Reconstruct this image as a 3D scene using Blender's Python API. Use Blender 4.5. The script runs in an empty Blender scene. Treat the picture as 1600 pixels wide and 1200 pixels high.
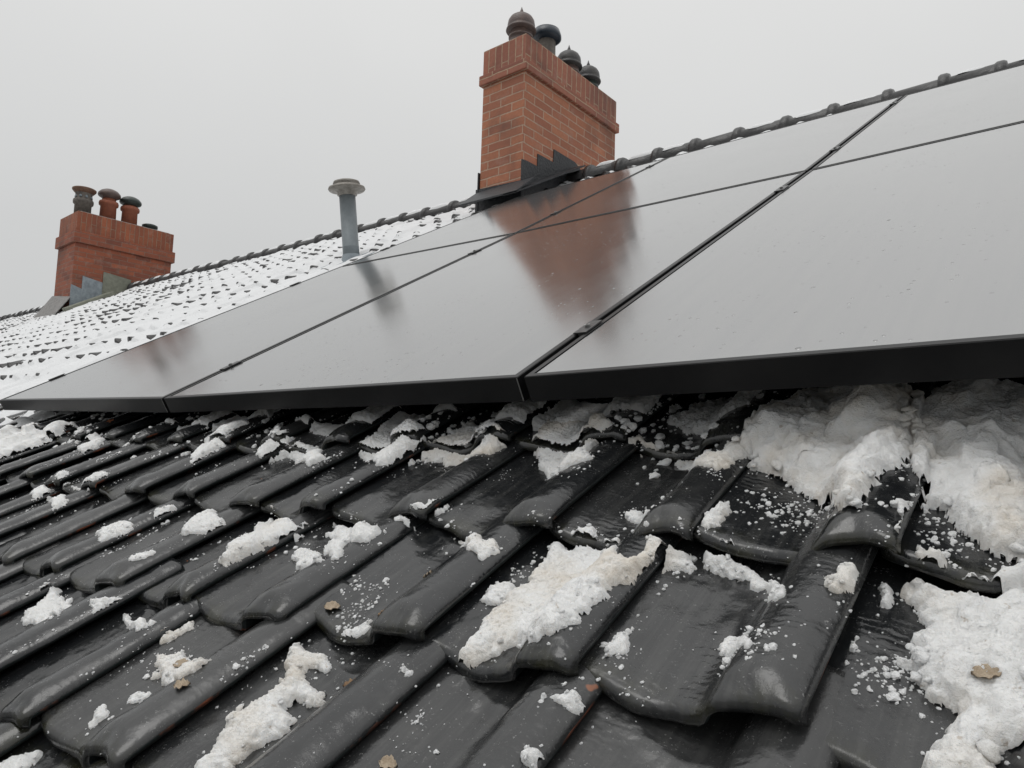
import bpy, math, random
import numpy as np
from mathutils import Matrix, Vector
from mathutils.bvhtree import BVHTree

random.seed(7)
rng = np.random.default_rng(11)
scene = bpy.context.scene
COL = scene.collection

# ------------------------------------------------------------------ camera, sky, sun, exposure
# roof frame: u along the ridge, v up the slope, w out of the slope; the slope is 30 degrees steep
PITCH = math.radians(30.0)
CA, SA = math.cos(PITCH), math.sin(PITCH)
def to_world(a):
    a = np.asarray(a, float)
    return np.stack([a[..., 0], a[..., 1]*CA - a[..., 2]*SA, a[..., 1]*SA + a[..., 2]*CA], -1)
RW = Matrix(((1, 0, 0), (0, CA, -SA), (0, SA, CA)))          # roof frame -> world
CAM_ROWS = np.array([[0.77176337, 0.56543294, -0.29097576],
                     [-0.03643825, -0.41750045, -0.90794583],
                     [-0.63486499, 0.71132198, -0.30160817]])   # right, down, forward in the roof frame
right, down, fwd = (Vector(to_world(r)) for r in CAM_ROWS)
cd = bpy.data.cameras.new('camera')
cam = bpy.data.objects.new('camera', cd); COL.objects.link(cam)
m = Matrix.Identity(4)
for i in range(3):
    m[i][0] = right[i]; m[i][1] = -down[i]; m[i][2] = -fwd[i]
cam.matrix_world = m
cd.sensor_width = 36.0; cd.lens = 1105.686/1600*36.0
cd.clip_start = 0.02; cd.clip_end = 3000
scene.camera = cam

world = bpy.data.worlds.new('World'); scene.world = world
world.use_nodes = True
wn, wl = world.node_tree.nodes, world.node_tree.links
wn.clear()
wout = wn.new('ShaderNodeOutputWorld'); wbg = wn.new('ShaderNodeBackground')
sky = wn.new('ShaderNodeTexSky'); sky.sky_type = 'NISHITA'; sky.sun_disc = False
SUN_EL, SUN_AZ = math.radians(68), math.radians(195)      # behind the camera
sky.sun_elevation = SUN_EL; sky.sun_rotation = SUN_AZ
sky.air_density = 1.0; sky.dust_density = 6.0; sky.ozone_density = 1.0
hs = wn.new('ShaderNodeHueSaturation'); hs.inputs['Saturation'].default_value = 0.06
wl.new(sky.outputs[0], hs.inputs['Color'])
tc = wn.new('ShaderNodeTexCoord'); sx = wn.new('ShaderNodeSeparateXYZ')
wl.new(tc.outputs['Generated'], sx.inputs[0])
ramp = wn.new('ShaderNodeValToRGB')                        # overcast: brighter towards the zenith
cr = ramp.color_ramp
cr.elements[0].position = 0.0; cr.elements[0].color = (.615, .624, .624, 1)
cr.elements[1].position = 1.0; cr.elements[1].color = (1.30, 1.30, 1.29, 1)
e = cr.elements.new(.25); e.color = (.66, .668, .668, 1)
e = cr.elements.new(.60); e.color = (.84, .842, .836, 1)
wl.new(sx.outputs['Z'], ramp.inputs[0])
ml = wn.new('ShaderNodeVectorMath'); ml.operation = 'SCALE'; ml.inputs['Scale'].default_value = 10.0
cn = wn.new('ShaderNodeTexNoise'); cn.inputs['Scale'].default_value = 2.6; cn.inputs['Detail'].default_value = 5
cm = wn.new('ShaderNodeMapRange'); cm.inputs['To Min'].default_value = 9.55; cm.inputs['To Max'].default_value = 10.45
wl.new(tc.outputs['Generated'], cn.inputs['Vector']); wl.new(cn.outputs[0], cm.inputs[0]); wl.new(cm.outputs[0], ml.inputs['Scale'])
wl.new(ramp.outputs[0], ml.inputs[0])
mixw = wn.new('ShaderNodeMix'); mixw.data_type = 'RGBA'; mixw.inputs[0].default_value = 0.86
wl.new(hs.outputs[0], mixw.inputs[6]); wl.new(ml.outputs[0], mixw.inputs[7])
wl.new(mixw.outputs[2], wbg.inputs['Color']); wbg.inputs['Strength'].default_value = 0.1
wl.new(wbg.outputs[0], wout.inputs[0])

sd = bpy.data.lights.new('sun', 'SUN'); sd.energy = 0.5; sd.angle = math.radians(30); sd.color = (1, .985, .96)
sun = bpy.data.objects.new('sun', sd); COL.objects.link(sun)
sdir = Vector((math.sin(SUN_AZ)*math.cos(SUN_EL), math.cos(SUN_AZ)*math.cos(SUN_EL), math.sin(SUN_EL)))
sun.rotation_euler = sdir.to_track_quat('Z', 'Y').to_euler()

scene.view_settings.view_transform = 'Standard'
scene.view_settings.look = 'None'
scene.view_settings.exposure = 0.0
scene.view_settings.gamma = 1.0
scene.view_settings.use_curve_mapping = False

# ------------------------------------------------------------------ node materials
class Mat:
    def __init__(s, name):
        s.m = bpy.data.materials.new(name); s.m.use_nodes = True
        s.n = s.m.node_tree.nodes; s.l = s.m.node_tree.links
        s.p = s.n['Principled BSDF']
    def new(s, t, **k):
        n = s.n.new(t)
        for a, v in k.items(): setattr(n, a, v)
        return n
    def coord(s, out='Object', scale=None):
        t = s.new('ShaderNodeTexCoord'); o = t.outputs[out]
        if scale is not None:
            mp = s.new('ShaderNodeMapping'); mp.inputs['Scale'].default_value = scale
            s.l.new(o, mp.inputs[0]); o = mp.outputs[0]
        return o
    def noise(s, vec, scale, detail=4, rough=.55):
        n = s.new('ShaderNodeTexNoise'); n.inputs['Scale'].default_value = scale
        n.inputs['Detail'].default_value = detail; n.inputs['Roughness'].default_value = rough
        s.l.new(vec, n.inputs['Vector']); return n.outputs[0]
    def ramp(s, fac, *stops):
        r = s.new('ShaderNodeValToRGB'); c = r.color_ramp
        for i, (p, v) in enumerate(stops):
            el = c.elements[i] if i < 2 else c.elements.new(p)
            el.position = p
            el.color = (v, v, v, 1) if not hasattr(v, '__len__') else (*v, 1)
        s.l.new(fac, r.inputs[0]); return r.outputs[0]
    def mix(s, fac, a, b):
        x = s.new('ShaderNodeMix', data_type='RGBA')
        for sock, v in ((x.inputs[0], fac), (x.inputs[6], a), (x.inputs[7], b)):
            if hasattr(v, 'is_linked') or hasattr(v, 'links'): s.l.new(v, sock)
            elif hasattr(v, '__len__'): sock.default_value = (*v, 1)
            else: sock.default_value = v
        return x.outputs[2]
    def math(s, op, a, b=0.0):
        x = s.new('ShaderNodeMath', operation=op)
        for i, v in enumerate((a, b)):
            if hasattr(v, 'links'): s.l.new(v, x.inputs[i])
            else: x.inputs[i].default_value = v
        return x.outputs[0]
    def bump(s, h, dist, strength=1.0, prev=None):
        b = s.new('ShaderNodeBump'); b.inputs['Distance'].default_value = dist
        b.inputs['Strength'].default_value = strength
        s.l.new(h, b.inputs['Height'])
        if prev is not None: s.l.new(prev, b.inputs['Normal'])
        return b.outputs[0]
    def set(s, **k):
        for a, v in k.items():
            a = a.replace('_', ' ')
            sock = s.p.inputs[{'Color': 'Base Color', 'IORL': 'Specular IOR Level'}.get(a, a)]
            if hasattr(v, 'links'): s.l.new(v, sock)
            elif hasattr(v, '__len__'): sock.default_value = (*v, 1)
            else: sock.default_value = v
        return s.m

def M_tile():
    a = Mat('black_glazed_clay'); c = a.coord('Object'); geo = a.new('ShaderNodeNewGeometry').outputs['Position']
    rnd = a.new('ShaderNodeObjectInfo').outputs['Random']
    n1 = a.noise(geo, 9, 5); n2 = a.noise(geo, 60, 4); n3 = a.noise(geo, 330, 3, .7)
    base = a.mix(a.ramp(n1, (.3, 0), (.75, 1)), (.0075, .0085, .0098), (.018, .0192, .0205))
    base = a.mix(a.math('MULTIPLY', a.math('POWER', rnd, 2.0), .6), base, (.058, .058, .057))
    wet = a.noise(geo, 6.5, 5, .6)
    worn = a.ramp(wet, (.50, 0), (.66, 1))
    grit = a.noise(geo, 210, 4, .75)
    base = a.mix(a.math('MULTIPLY', worn, .45), base, a.mix(a.ramp(grit, (.35, 0), (.7, 1)), (.022, .023, .024), (.062, .062, .060)))
    # lichen film and mossy nose (local y runs up from the nose)
    sp = a.new('ShaderNodeSeparateXYZ'); a.l.new(c, sp.inputs[0])
    nose = a.math('SUBTRACT', 1.0, a.math('MULTIPLY', sp.outputs[1], 28))
    mossf = a.math('MULTIPLY', a.ramp(nose, (.15, 0), (.95, 1)), a.ramp(a.noise(geo, 34, 5, .7), (.45, 0), (.62, 1)))
    mossf = a.math('MULTIPLY', mossf, .75)
    base = a.mix(mossf, base, (.024, .024, .011))
    dust = a.ramp(n3, (.60, 0), (.70, 1)); dust = a.math('MULTIPLY', dust, a.ramp(n2, (.45, 0), (.66, .8)))
    run = a.ramp(a.noise(a.coord('Object', (70, 5, 20)), 1.0, 4, .65), (.52, 0), (.68, .22))
    base = a.mix(run, base, (.10, .10, .095))
    base = a.mix(dust, base, (.26, .26, .255))
    pale = a.math('MULTIPLY', a.ramp(a.noise(geo, 21, 4), (.6, 0), (.72, 1)), .12)
    base = a.mix(pale, base, (.13, .13, .12))
    chip = a.math('MULTIPLY', a.ramp(a.noise(geo, 26, 2), (.745, 0), (.76, 1)), a.ramp(a.noise(geo, 7, 2), (.5, 0), (.55, 1)))
    base = a.mix(chip, base, (.26, .10, .05))
    rough = a.math('ADD', a.ramp(wet, (.44, .09), (.72, .33)), a.math('MULTIPLY', grit, .07))
    rough = a.math('ADD', rough, a.math('MULTIPLY', dust, .3))
    rip = a.new('ShaderNodeTexWave', wave_type='BANDS', bands_direction='Y')
    rip.inputs['Scale'].default_value = 34; rip.inputs['Distortion'].default_value = 7; rip.inputs['Detail'].default_value = 3
    rip.inputs['Detail Scale'].default_value = 1.6
    a.l.new(c, rip.inputs['Vector'])
    ripm = a.math('MULTIPLY', rip.outputs['Fac'], a.ramp(a.noise(geo, 8, 2), (.5, 0), (.66, 1)))
    b = a.bump(n2, .0008, .5); b = a.bump(n3, .0003, .6, b); b = a.bump(grit, .0003, .4, b); b = a.bump(ripm, .0008, .3, b)
    b = a.bump(a.noise(geo, 17, 3), .006, .5, b)
    return a.set(Color=base, Roughness=rough, IORL=.66, Normal=b)

def M_clay():
    a = Mat('red_clay_body'); g = a.new('ShaderNodeNewGeometry').outputs['Position']
    n = a.noise(g, 14, 4); n2 = a.noise(g, 120, 3)
    f = a.ramp(n, (.60, 0), (.68, 1))
    col = a.mix(f, (.010, .016, .016), a.mix(n2, (.30, .085, .035), (.16, .05, .025)))
    return a.set(Color=col, Roughness=.75, Normal=a.bump(n2, .002))

def M_snow(dirty=.0, name='snow'):
    a = Mat(name); g = a.new('ShaderNodeNewGeometry').outputs['Position']
    n = a.noise(g, 9, 5, .6); n2 = a.noise(g, 140, 5, .75); n3 = a.noise(g, 520, 2, .6)
    col = a.mix(a.ramp(n, (.45, 0), (.70, dirty)), (.90, .90, .89), (.70, .61, .49))
    if dirty > 0:
        sp = a.math('MULTIPLY', a.ramp(a.noise(g, 75, 3), (.67, 0), (.72, 1)), .55*min(1, dirty*1.6))
        col = a.mix(sp, col, (.38, .29, .21))
    b = a.bump(n2, .006, .8); b = a.bump(n3, .002, .7, b)
    a.p.inputs['Subsurface Weight'].default_value = .55; a.p.inputs['Subsurface Radius'].default_value = (1.0, .95, .9); a.p.inputs['Subsurface Scale'].default_value = .008
    return a.set(Color=col, Roughness=.62, IORL=.35, Normal=b)

def M_farsnow():
    a = Mat('smooth_snow'); g = a.new('ShaderNodeNewGeometry').outputs['Position']
    n = a.noise(g, 11, 4); n2 = a.noise(g, 90, 3)
    col = a.mix(n, (.80, .808, .815), (.72, .728, .738))
    return a.set(Color=col, Roughness=.65, IORL=.3, Normal=a.bump(n2, .006, .6))

def M_brick(c1, c2, mortar, name, w=.215, h=.0645):
    a = Mat(name); uv = a.coord('UV'); g = a.new('ShaderNodeNewGeometry').outputs['Position']
    br = a.new('ShaderNodeTexBrick'); br.offset = .5
    br.inputs['Scale'].default_value = 1; br.inputs['Brick Width'].default_value = w; br.inputs['Row Height'].default_value = h
    br.inputs['Mortar Size'].default_value = .0055; br.inputs['Mortar Smooth'].default_value = .25; br.inputs['Bias'].default_value = -.1
    jit = a.new('ShaderNodeVectorMath', operation='MULTIPLY_ADD')
    nz = a.new('ShaderNodeTexNoise'); nz.inputs['Scale'].default_value = 9; a.l.new(g, nz.inputs['Vector'])
    a.l.new(nz.outputs['Color'], jit.inputs[0]); jit.inputs[1].default_value = (.012, .012, 0); a.l.new(uv, jit.inputs[2])
    a.l.new(jit.outputs[0], br.inputs['Vector'])
    br.inputs['Color1'].default_value = (*c1, 1); br.inputs['Color2'].default_value = (*c2, 1); br.inputs['Mortar'].default_value = (*mortar, 1)
    n = a.noise(g, 42, 5, .65); st = a.noise(g, 3.2, 5, .6)
    b2 = a.new('ShaderNodeTexBrick'); b2.offset = .5
    for k_, v_ in (('Scale', 1), ('Brick Width', w), ('Row Height', h), ('Mortar Size', 0), ('Bias', .25)): b2.inputs[k_].default_value = v_
    b2.inputs['Color1'].default_value = (1, 1, 1, 1); b2.inputs['Color2'].default_value = (.45, .42, .42, 1)
    sh = a.new('ShaderNodeVectorMath', operation='ADD'); a.l.new(jit.outputs[0], sh.inputs[0]); sh.inputs[1].default_value = (w*37, h*52, 0); a.l.new(sh.outputs[0], b2.inputs['Vector'])
    mu = a.new('ShaderNodeMix', data_type='RGBA', blend_type='MULTIPLY'); mu.inputs[0].default_value = .42
    a.l.new(br.outputs[0], mu.inputs[6]); a.l.new(b2.outputs[0], mu.inputs[7])
    bc = a.mix(br.outputs['Fac'], mu.outputs[2], mortar)
    col = a.mix(a.ramp(n, (.35, 0), (.8, .5)), bc, tuple(x*.62 for x in c2))
    col = a.mix(a.ramp(st, (.46, 0), (.72, .34)), col, tuple(x*.5 + .01 for x in c1))
    eff = a.math('MULTIPLY', a.ramp(a.noise(g, 7.5, 5, .65), (.55, 0), (.74, 1)), .32)
    col = a.mix(eff, col, (.40, .33, .28))
    soot = a.math('MULTIPLY', a.ramp(a.noise(g, 2.4, 4, .6), (.52, 0), (.68, 1)), .45)
    col = a.mix(soot, col, (.07, .045, .038))
    hgt = a.math('SUBTRACT', 1.0, br.outputs['Fac'])
    b = a.bump(hgt, .006, .9); b = a.bump(n, .003, .8, b)
    return a.set(Color=col, Roughness=.72, Normal=b)

def M_plain(name, c1, c2, rough=.6, metal=0.0, scale=14, bump=.002, spec=.5, r2=None):
    a = Mat(name); g = a.new('ShaderNodeNewGeometry').outputs['Position']
    n = a.noise(g, scale, 5, .6)
    col = a.mix(a.ramp(n, (.32, 0), (.7, 1)), c1, c2)
    r = rough if r2 is None else a.ramp(n, (.3, rough), (.7, r2))
    return a.set(Color=col, Roughness=r, Metallic=metal, IORL=spec, Normal=a.bump(a.noise(g, scale*5, 4), bump))

def M_glass():
    a = Mat('dark_solar_glass'); g = a.new('ShaderNodeNewGeometry').outputs['Position']
    c = a.coord('Object')
    drops = a.new('ShaderNodeTexVoronoi', feature='F1'); drops.inputs['Scale'].default_value = 23
    a.l.new(g, drops.inputs['Vector'])
    keep = a.ramp(a.noise(g, 6.0, 3), (.50, 0), (.62, 1))
    spot = a.math('MULTIPLY', a.ramp(drops.outputs['Distance'], (.055, 1), (.085, 0)), keep)
    sel = a.math('GREATER_THAN', a.new('ShaderNodeSeparateColor').outputs[0], .0)
    film = a.noise(g, 2.2, 5, .6)
    st = a.noise(a.coord('Object', (14, .8, 1)), 3.0, 4, .6)
    rough = a.math('ADD', a.ramp(film, (.3, .095), (.75, .15)), a.math('MULTIPLY', st, .04))
    d2 = a.new('ShaderNodeTexVoronoi', feature='F1'); d2.inputs['Scale'].default_value = 61; a.l.new(g, d2.inputs['Vector'])
    s2 = a.math('MULTIPLY', a.ramp(d2.outputs['Distance'], (.10, 1), (.15, 0)), a.ramp(a.noise(g, 4.0, 4), (.52, 0), (.60, .55)))
    spot = a.math('MAXIMUM', spot, s2)
    tint = a.mix(st, (.35, .355, .36), (.40, .40, .395))
    col = a.mix(spot, tint, (.15, .145, .14))
    rough = a.math('ADD', rough, a.math('MULTIPLY', spot, .5))
    fine = a.noise(g, 900, 2)
    b = a.bump(spot, .0018, .9); b = a.bump(fine, .00003, .5, b)
    a.p.inputs['IOR'].default_value = 1.52
    return a.set(Color=col, Roughness=rough, Metallic=.88, IORL=GLASS_SPEC, Normal=b)

GLASS_SPEC = .62
T = M_tile(); CLAY = M_clay()
SNOW = M_snow(.0, 'clean_snow'); DIRTY = M_snow(.75, 'dirty_snow'); FARSNOW = M_farsnow()
BRICK = M_brick((.53, .205, .105), (.39, .142, .082), (.50, .345, .25), 'orange_red_brick')
BRICK_B = M_brick((.42, .118, .054), (.23, .070, .042), (.27, .16, .115), 'dark_red_brick')
SOLDIER = M_brick((.44, .165, .098), (.32, .115, .075), (.48, .33, .22), 'upright_brick', w=.30, h=.0645)
SOLDIER_B = M_brick((.42, .125, .055), (.26, .078, .042), (.32, .20, .13), 'upright_dark_brick', w=.30, h=.0645)
GLASS = M_glass()
FRAME = M_plain('black_anodised_frame', (.006, .006, .0068), (.009, .009, .0095), .38, 0, 30, .0002, .3)
CLAMPM = M_plain('dark_clamp', (.05, .05, .052), (.09, .09, .09), .35, .5)
RAIL = M_plain('black_rail', (.012, .012, .013), (.02, .02, .02), .5)
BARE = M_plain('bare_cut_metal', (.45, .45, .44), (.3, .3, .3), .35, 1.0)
ALU = M_plain('wet_grey_metal', (.22, .24, .25), (.13, .14, .15), .38, .6, 20)
ZINC = M_plain('blue_grey_zinc', (.25, .28, .295), (.18, .205, .22), .5, .15, 12, .002)
ZINCTOP = M_plain('dull_zinc_cap', (.33, .31, .28), (.17, .155, .135), .5, .3, 30)
LEAD = M_plain('black_membrane', (.012, .014, .018), (.022, .024, .028), .5, 0, 10, .006)
GREYLEAD = M_plain('pale_lead', (.30, .345, .375), (.18, .21, .235), .55, .1, 22, .004)
MOSSLEAD = M_plain('greenish_lead', (.24, .25, .20), (.16, .165, .13), .65, 0, 22, .004)
MORTAR = M_plain('grey_mortar', (.33, .32, .31), (.20, .195, .19), .85, 0, 25, .006)
POTBROWN = M_plain('brown_glazed_pot', (.135, .090, .075), (.072, .055, .055), .42, 0, 18, .003)
POTDARK = M_plain('dark_cowl', (.06, .055, .05), (.022, .022, .026), .4, 0, 14, .003)
POTBLUE = M_plain('blue_black_cowl', (.018, .028, .042), (.03, .04, .055), .3, 0, 14, .002)
POTGREEN = M_plain('dark_green_cowl', (.035, .048, .042), (.02, .026, .024), .4, 0, 14, .002)
POTRED = M_plain('terracotta_pot', (.34, .11, .055), (.24, .075, .045), .65, 0, 22, .003)
POTGREY = M_plain('weathered_grey_pot', (.17, .15, .13), (.08, .07, .062), .7, 0, 26, .004)
POTRUST = M_plain('rusty_brown_pot', (.20, .105, .060), (.10, .055, .038), .6, 0, 26, .004)
TILEFAR = M_plain('dark_wet_tile', (.016, .016, .017), (.035, .034, .034), .35, 0, 8, .004)
LEAFM = M_plain('wet_brown_leaf', (.36, .24, .13), (.20, .11, .06), .55, 0, 120, .002)
LEAFP = M_plain('pale_tan_leaf', (.52, .43, .32), (.38, .29, .20), .6, 0, 140, .002)
GROUNDM = M_plain('wet_yard', (.09, .09, .085), (.16, .16, .155), .8, 0, .3)
WALL = M_brick((.26, .10, .065), (.20, .075, .05), (.3, .25, .2), 'wall_brick')

# ------------------------------------------------------------------ mesh helpers
def mesh_obj(name, V, F, mats, parent=None, origin=None, smooth=True, uv=None, midx=None):
    """one mesh object; V in world metres. Its origin is `origin`, or its parent thing's place."""
    V = np.asarray(V, float)
    if parent is not None and origin is None: origin = np.array(parent['_at'])
    if origin is None:
        origin = np.array([V[:, 0].mean(), V[:, 1].mean(), V[:, 2].min()])
    origin = np.array(origin, float)
    me = bpy.data.meshes.new(name)
    P = V - origin
    if isinstance(F, np.ndarray):
        me.vertices.add(len(P)); me.vertices.foreach_set('co', P.astype(np.float32).ravel())
        k = F.shape[1]
        me.loops.add(F.size); me.loops.foreach_set('vertex_index', F.astype(np.int32).ravel())
        me.polygons.add(len(F)); me.polygons.foreach_set('loop_start', np.arange(0, F.size, k, dtype=np.int32))
        me.update(calc_edges=True)
    else:
        me.from_pydata(P.tolist(), [], [tuple(f) for f in F])
    for mm in (mats if isinstance(mats, (list, tuple)) else [mats]): me.materials.append(mm)
    if midx is not None: me.polygons.foreach_set('material_index', np.asarray(midx, np.int32))
    me.polygons.foreach_set('use_smooth', np.full(len(me.polygons), smooth))
    if uv is not None:
        lay = me.uv_layers.new(name='UVMap')
        lay.data.foreach_set('uv', np.asarray(uv, np.float32).ravel())
    me.validate(); me.update()
    o = bpy.data.objects.new(name, me); COL.objects.link(o)
    if parent is not None:
        o.parent = parent
        o.location = Vector(origin) - Vector(parent['_at_abs'])
    else:
        o.location = origin
    o['_at'] = list(map(float, origin)); o['_at_abs'] = list(map(float, origin))
    return o

def thing(name, label, cat, at, group=None):
    o = bpy.data.objects.new(name, None); COL.objects.link(o)
    o.empty_display_size = .05
    o.location = at; o['label'] = label; o['category'] = cat
    if group: o['group'] = group
    o['_at'] = list(map(float, at)); o['_at_abs'] = list(map(float, at))
    return o

def tag(o, label, cat, group=None):
    o['label'] = label; o['category'] = cat
    if group: o['group'] = group
    return o

def join(parts):
    """[(V,F), ...] -> (V,F) lists"""
    Vs, Fs, n = [], [], 0
    for V, F in parts:
        V = np.asarray(V, float); Vs.append(V); Fs += [tuple(i+n for i in f) for f in F]; n += len(V)
    return np.concatenate(Vs), Fs

def box(x0, x1, y0, y1, z0, z1):
    V = [(x, y, z) for z in (z0, z1) for y in (y0, y1) for x in (x0, x1)]
    F = [(0, 2, 3, 1), (4, 5, 7, 6), (0, 1, 5, 4), (2, 6, 7, 3), (0, 4, 6, 2), (1, 3, 7, 5)]
    return np.array(V, float), F

def box_uv(V, F, swap=False):
    out = []
    for f in F:
        a = V[list(f)]; n = np.cross(a[1]-a[0], a[2]-a[0]); k = np.argmax(abs(n))
        for p in a:
            q = (p[1], p[2]) if k == 0 else ((p[0]+.055, p[2]) if k == 1 else (p[0], p[1]))
            out.append((q[1], q[0]) if swap else q)
    return out

def lathe(c, prof, n=40, axis=None):
    """prof: [(r, h)...] about axis (world dir) from point c"""
    ax = Vector(axis if axis is not None else (0, 0, 1)).normalized(); q = Vector((0, 0, 1)).rotation_difference(ax)
    V, F = [], []
    for r, h in prof:
        for i in range(n):
            t = 2*math.pi*i/n
            p = q @ Vector((r*math.cos(t), r*math.sin(t), h)); V.append((c[0]+p.x, c[1]+p.y, c[2]+p.z))
    for j in range(len(prof)-1):
        for i in range(n):
            a, b = j*n+i, j*n+(i+1) % n
            F.append((a, b, b+n, a+n))
    F.append(tuple(range(n-1, -1, -1))); k = (len(prof)-1)*n
    F.append(tuple(range(k, k+n)))
    return np.array(V), F

def prism(poly, axis_pts):
    """poly: list of 3D points, extruded by vector axis_pts"""
    P = np.array(poly, float); d = np.array(axis_pts, float); n = len(P)
    V = np.concatenate([P, P+d])
    F = [tuple(range(n-1, -1, -1)), tuple(range(n, 2*n))] + [(i, (i+1) % n, (i+1) % n+n, i+n) for i in range(n)]
    return V, F

def bevel(o, w=.004, seg=2):
    mod = o.modifiers.new('edge', 'BEVEL'); mod.width = w; mod.segments = seg; mod.limit_method = 'ANGLE'
    mod.angle_limit = math.radians(35); mod.harden_normals = False
    return o

# numpy noises
def _h(ix, iy, seed):
    n = (ix.astype(np.int64)*374761393 + iy.astype(np.int64)*668265263 + seed*974634777) & 0xffffffff
    n = ((n ^ (n >> 13))*1274126177) & 0xffffffff
    return ((n ^ (n >> 16)) & 0xffffff)/float(0xffffff)
def vnoise(x, y, seed=0):
    ix, iy = np.floor(x), np.floor(y); fx, fy = x-ix, y-iy
    fx = fx*fx*(3-2*fx); fy = fy*fy*(3-2*fy)
    a, b, c, d = _h(ix, iy, seed), _h(ix+1, iy, seed), _h(ix, iy+1, seed), _h(ix+1, iy+1, seed)
    return (a*(1-fx)+b*fx)*(1-fy) + (c*(1-fx)+d*fx)*fy
def fbm(x, y, seed=0, oct=4, gain=.5):
    s, a, t = 0, 1, 0
    for i in range(oct):
        s = s + a*vnoise(x*2**i, y*2**i, seed+i*17); t += a; a *= gain
    return s/t
def worley(x, y, seed=0):
    ix, iy = np.floor(x), np.floor(y); best = np.full(x.shape, 9.0)
    for dx in (-1, 0, 1):
        for dy in (-1, 0, 1):
            jx, jy = ix+dx, iy+dy
            px, py = jx+_h(jx, jy, seed), jy+_h(jx, jy, seed+5)
            best = np.minimum(best, (x-px)**2 + (y-py)**2)
    return np.sqrt(best)

# ------------------------------------------------------------------ ground far below
gv = np.array([(x, y, -8.0 + .15*math.sin(x*.05)*math.cos(y*.04)) for y in np.linspace(-600, 600, 25) for x in np.linspace(-600, 600, 25)])
gf = [(j*25+i, j*25+i+1, (j+1)*25+i+1, (j+1)*25+i) for j in range(24) for i in range(24)]
go = mesh_obj('ground', gv, gf, GROUNDM, origin=(0, 0, -8)); go['kind'] = 'structure'

# ------------------------------------------------------------------ the roof
V_RIDGE = 4.8
COVER, GAUGE, TLEN, THICK = .19, .214, .30, .0155
def w_roof(u, v):                     # height of the tile noses over the camera's own roof-parallel plane
    return -.41 - .0155*u - .03*np.clip((1.5-np.asarray(v))/.6, 0, 1)
house = thing('house', 'house roof of black pantiles, cleared below the solar panels and snowy beyond', 'roof', (-8, 2, -8))

_sx = [-.001, .008, .020, .045, .075, .102, .124, .136, .1415, .145, .155, .169, .185, .198, .208, .215, .219]
_sz = [-.006, -.004, -.004, -.008, -.014, -.0175, -.0175, -.0135, -.008, .000, .0105, .0164, .0182, .0168, .0128, .0085, .003]
_fs = np.linspace(-.001, .219, 221); _fz = np.interp(_fs, _sx, _sz)
_k = np.ones(5)/5; _fz2 = np.convolve(np.pad(_fz, 2, mode='edge'), _k, 'valid'); _fz2[130:142] = _fz[130:142]*.6+_fz2[130:142]*.4
def sec(s): return np.interp(s, _fs, _fz2)

def tile_grid(ns, nt, seed):
    """top surface of one pantile: local x = s across, y up from the nose, z out"""
    r = random.Random(seed)
    s = np.linspace(0, .218, ns)
    rb = .009
    ph = np.radians([90, 72, 54, 36, 18, 0]); hy = rb*(1-np.sin(ph)); hz = -rb*(1-np.cos(ph))*1.3
    y = np.concatenate([hy, np.linspace(rb, TLEN, nt)[1:]])
    z0 = np.concatenate([hz, np.zeros(nt-1)])
    S, Y = np.meshgrid(s, y); Z0 = np.repeat(z0[:, None], ns, 1)
    rc = .030+.006*r.random()
    nose = np.where(S < rc, rc - np.sqrt(np.maximum(rc**2-(rc-np.minimum(S, rc))**2, 0)), 0)
    rr = .012
    nose = nose + np.where(S > .218-rr, .7*(rr-np.sqrt(np.maximum(rr**2-(S-(.218-rr))**2, 0))), 0)
    nose = nose + .004*np.exp(-((S-.176)/.02)**2) + .003*np.sin(S*70+seed)
    Yn = Y + nose*np.clip(1-Y/.09, 0, 1)
    Z = sec(S) + Z0
    roll = np.exp(-((S-.176)/.026)**2)
    f = np.clip((.026-Y)/.022, 0, 1); f = f*f*(3-2*f)
    Z = Z - roll*f*(.004+.006*r.random()) + roll*.0015*np.exp(-((Y-.035)/.014)**2)
    Z = Z - .004*np.exp(-((S-.09)/.03)**2)*np.clip((.06-Y)/.06, 0, 1)
    # water check on the hidden head end, showing as a curved ridge just above the next nose
    yc = .192 + 7.5*(S-.105)**2
    Z = Z + .0045*np.exp(-((Y-yc)/.0055)**2)*np.clip((.142-S)/.02, 0, 1)*np.clip((S-.03)/.02, 0, 1)
    Z = Z + .0032*(fbm(S*22+seed*3.1, Y*16+seed, seed, 3)-.5) + .0016*(fbm(S*90+seed, Y*70, seed+3, 2)-.5)
    return S, Yn, Z

def tile_mesh(seed):
    S, Y, Z = tile_grid(46, 38, seed)
    nt, ns = S.shape
    top = np.stack([S, Y, Z], -1).reshape(-1, 3)
    thk = THICK*np.ones_like(S)
    Yb = Y.copy(); Yb[:6] = Y[5:6]*.55 + Y[:1]*.45
    bot = np.stack([np.clip(S, .002, .216), Yb, sec(S) - thk*(1-.68*np.clip((S-.180)/.03, 0, 1))], -1).reshape(-1, 3)
    V = np.concatenate([top, bot]); n = nt*ns; F, mi = [], []
    for j in range(nt-1):
        for i in range(ns-1):
            a = j*ns+i
            F.append((a, a+1, a+ns+1, a+ns)); mi.append(0)
            F.append((n+a, n+a+ns, n+a+ns+1, n+a+1)); mi.append(1)
    for i in range(ns-1):
        F.append((i, n+i, n+i+1, i+1)); mi.append(0 if seed % 3 else 1)
        a = (nt-1)*ns+i; F.append((a, a+1, n+a+1, n+a)); mi.append(1)
    for j in range(nt-1):
        a = j*ns; F.append((a, a+ns, n+a+ns, n+a)); mi.append(1)
        a = j*ns+ns-1; F.append((a, n+a, n+a+ns, a+ns)); mi.append(1)
    return V, F, mi

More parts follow.
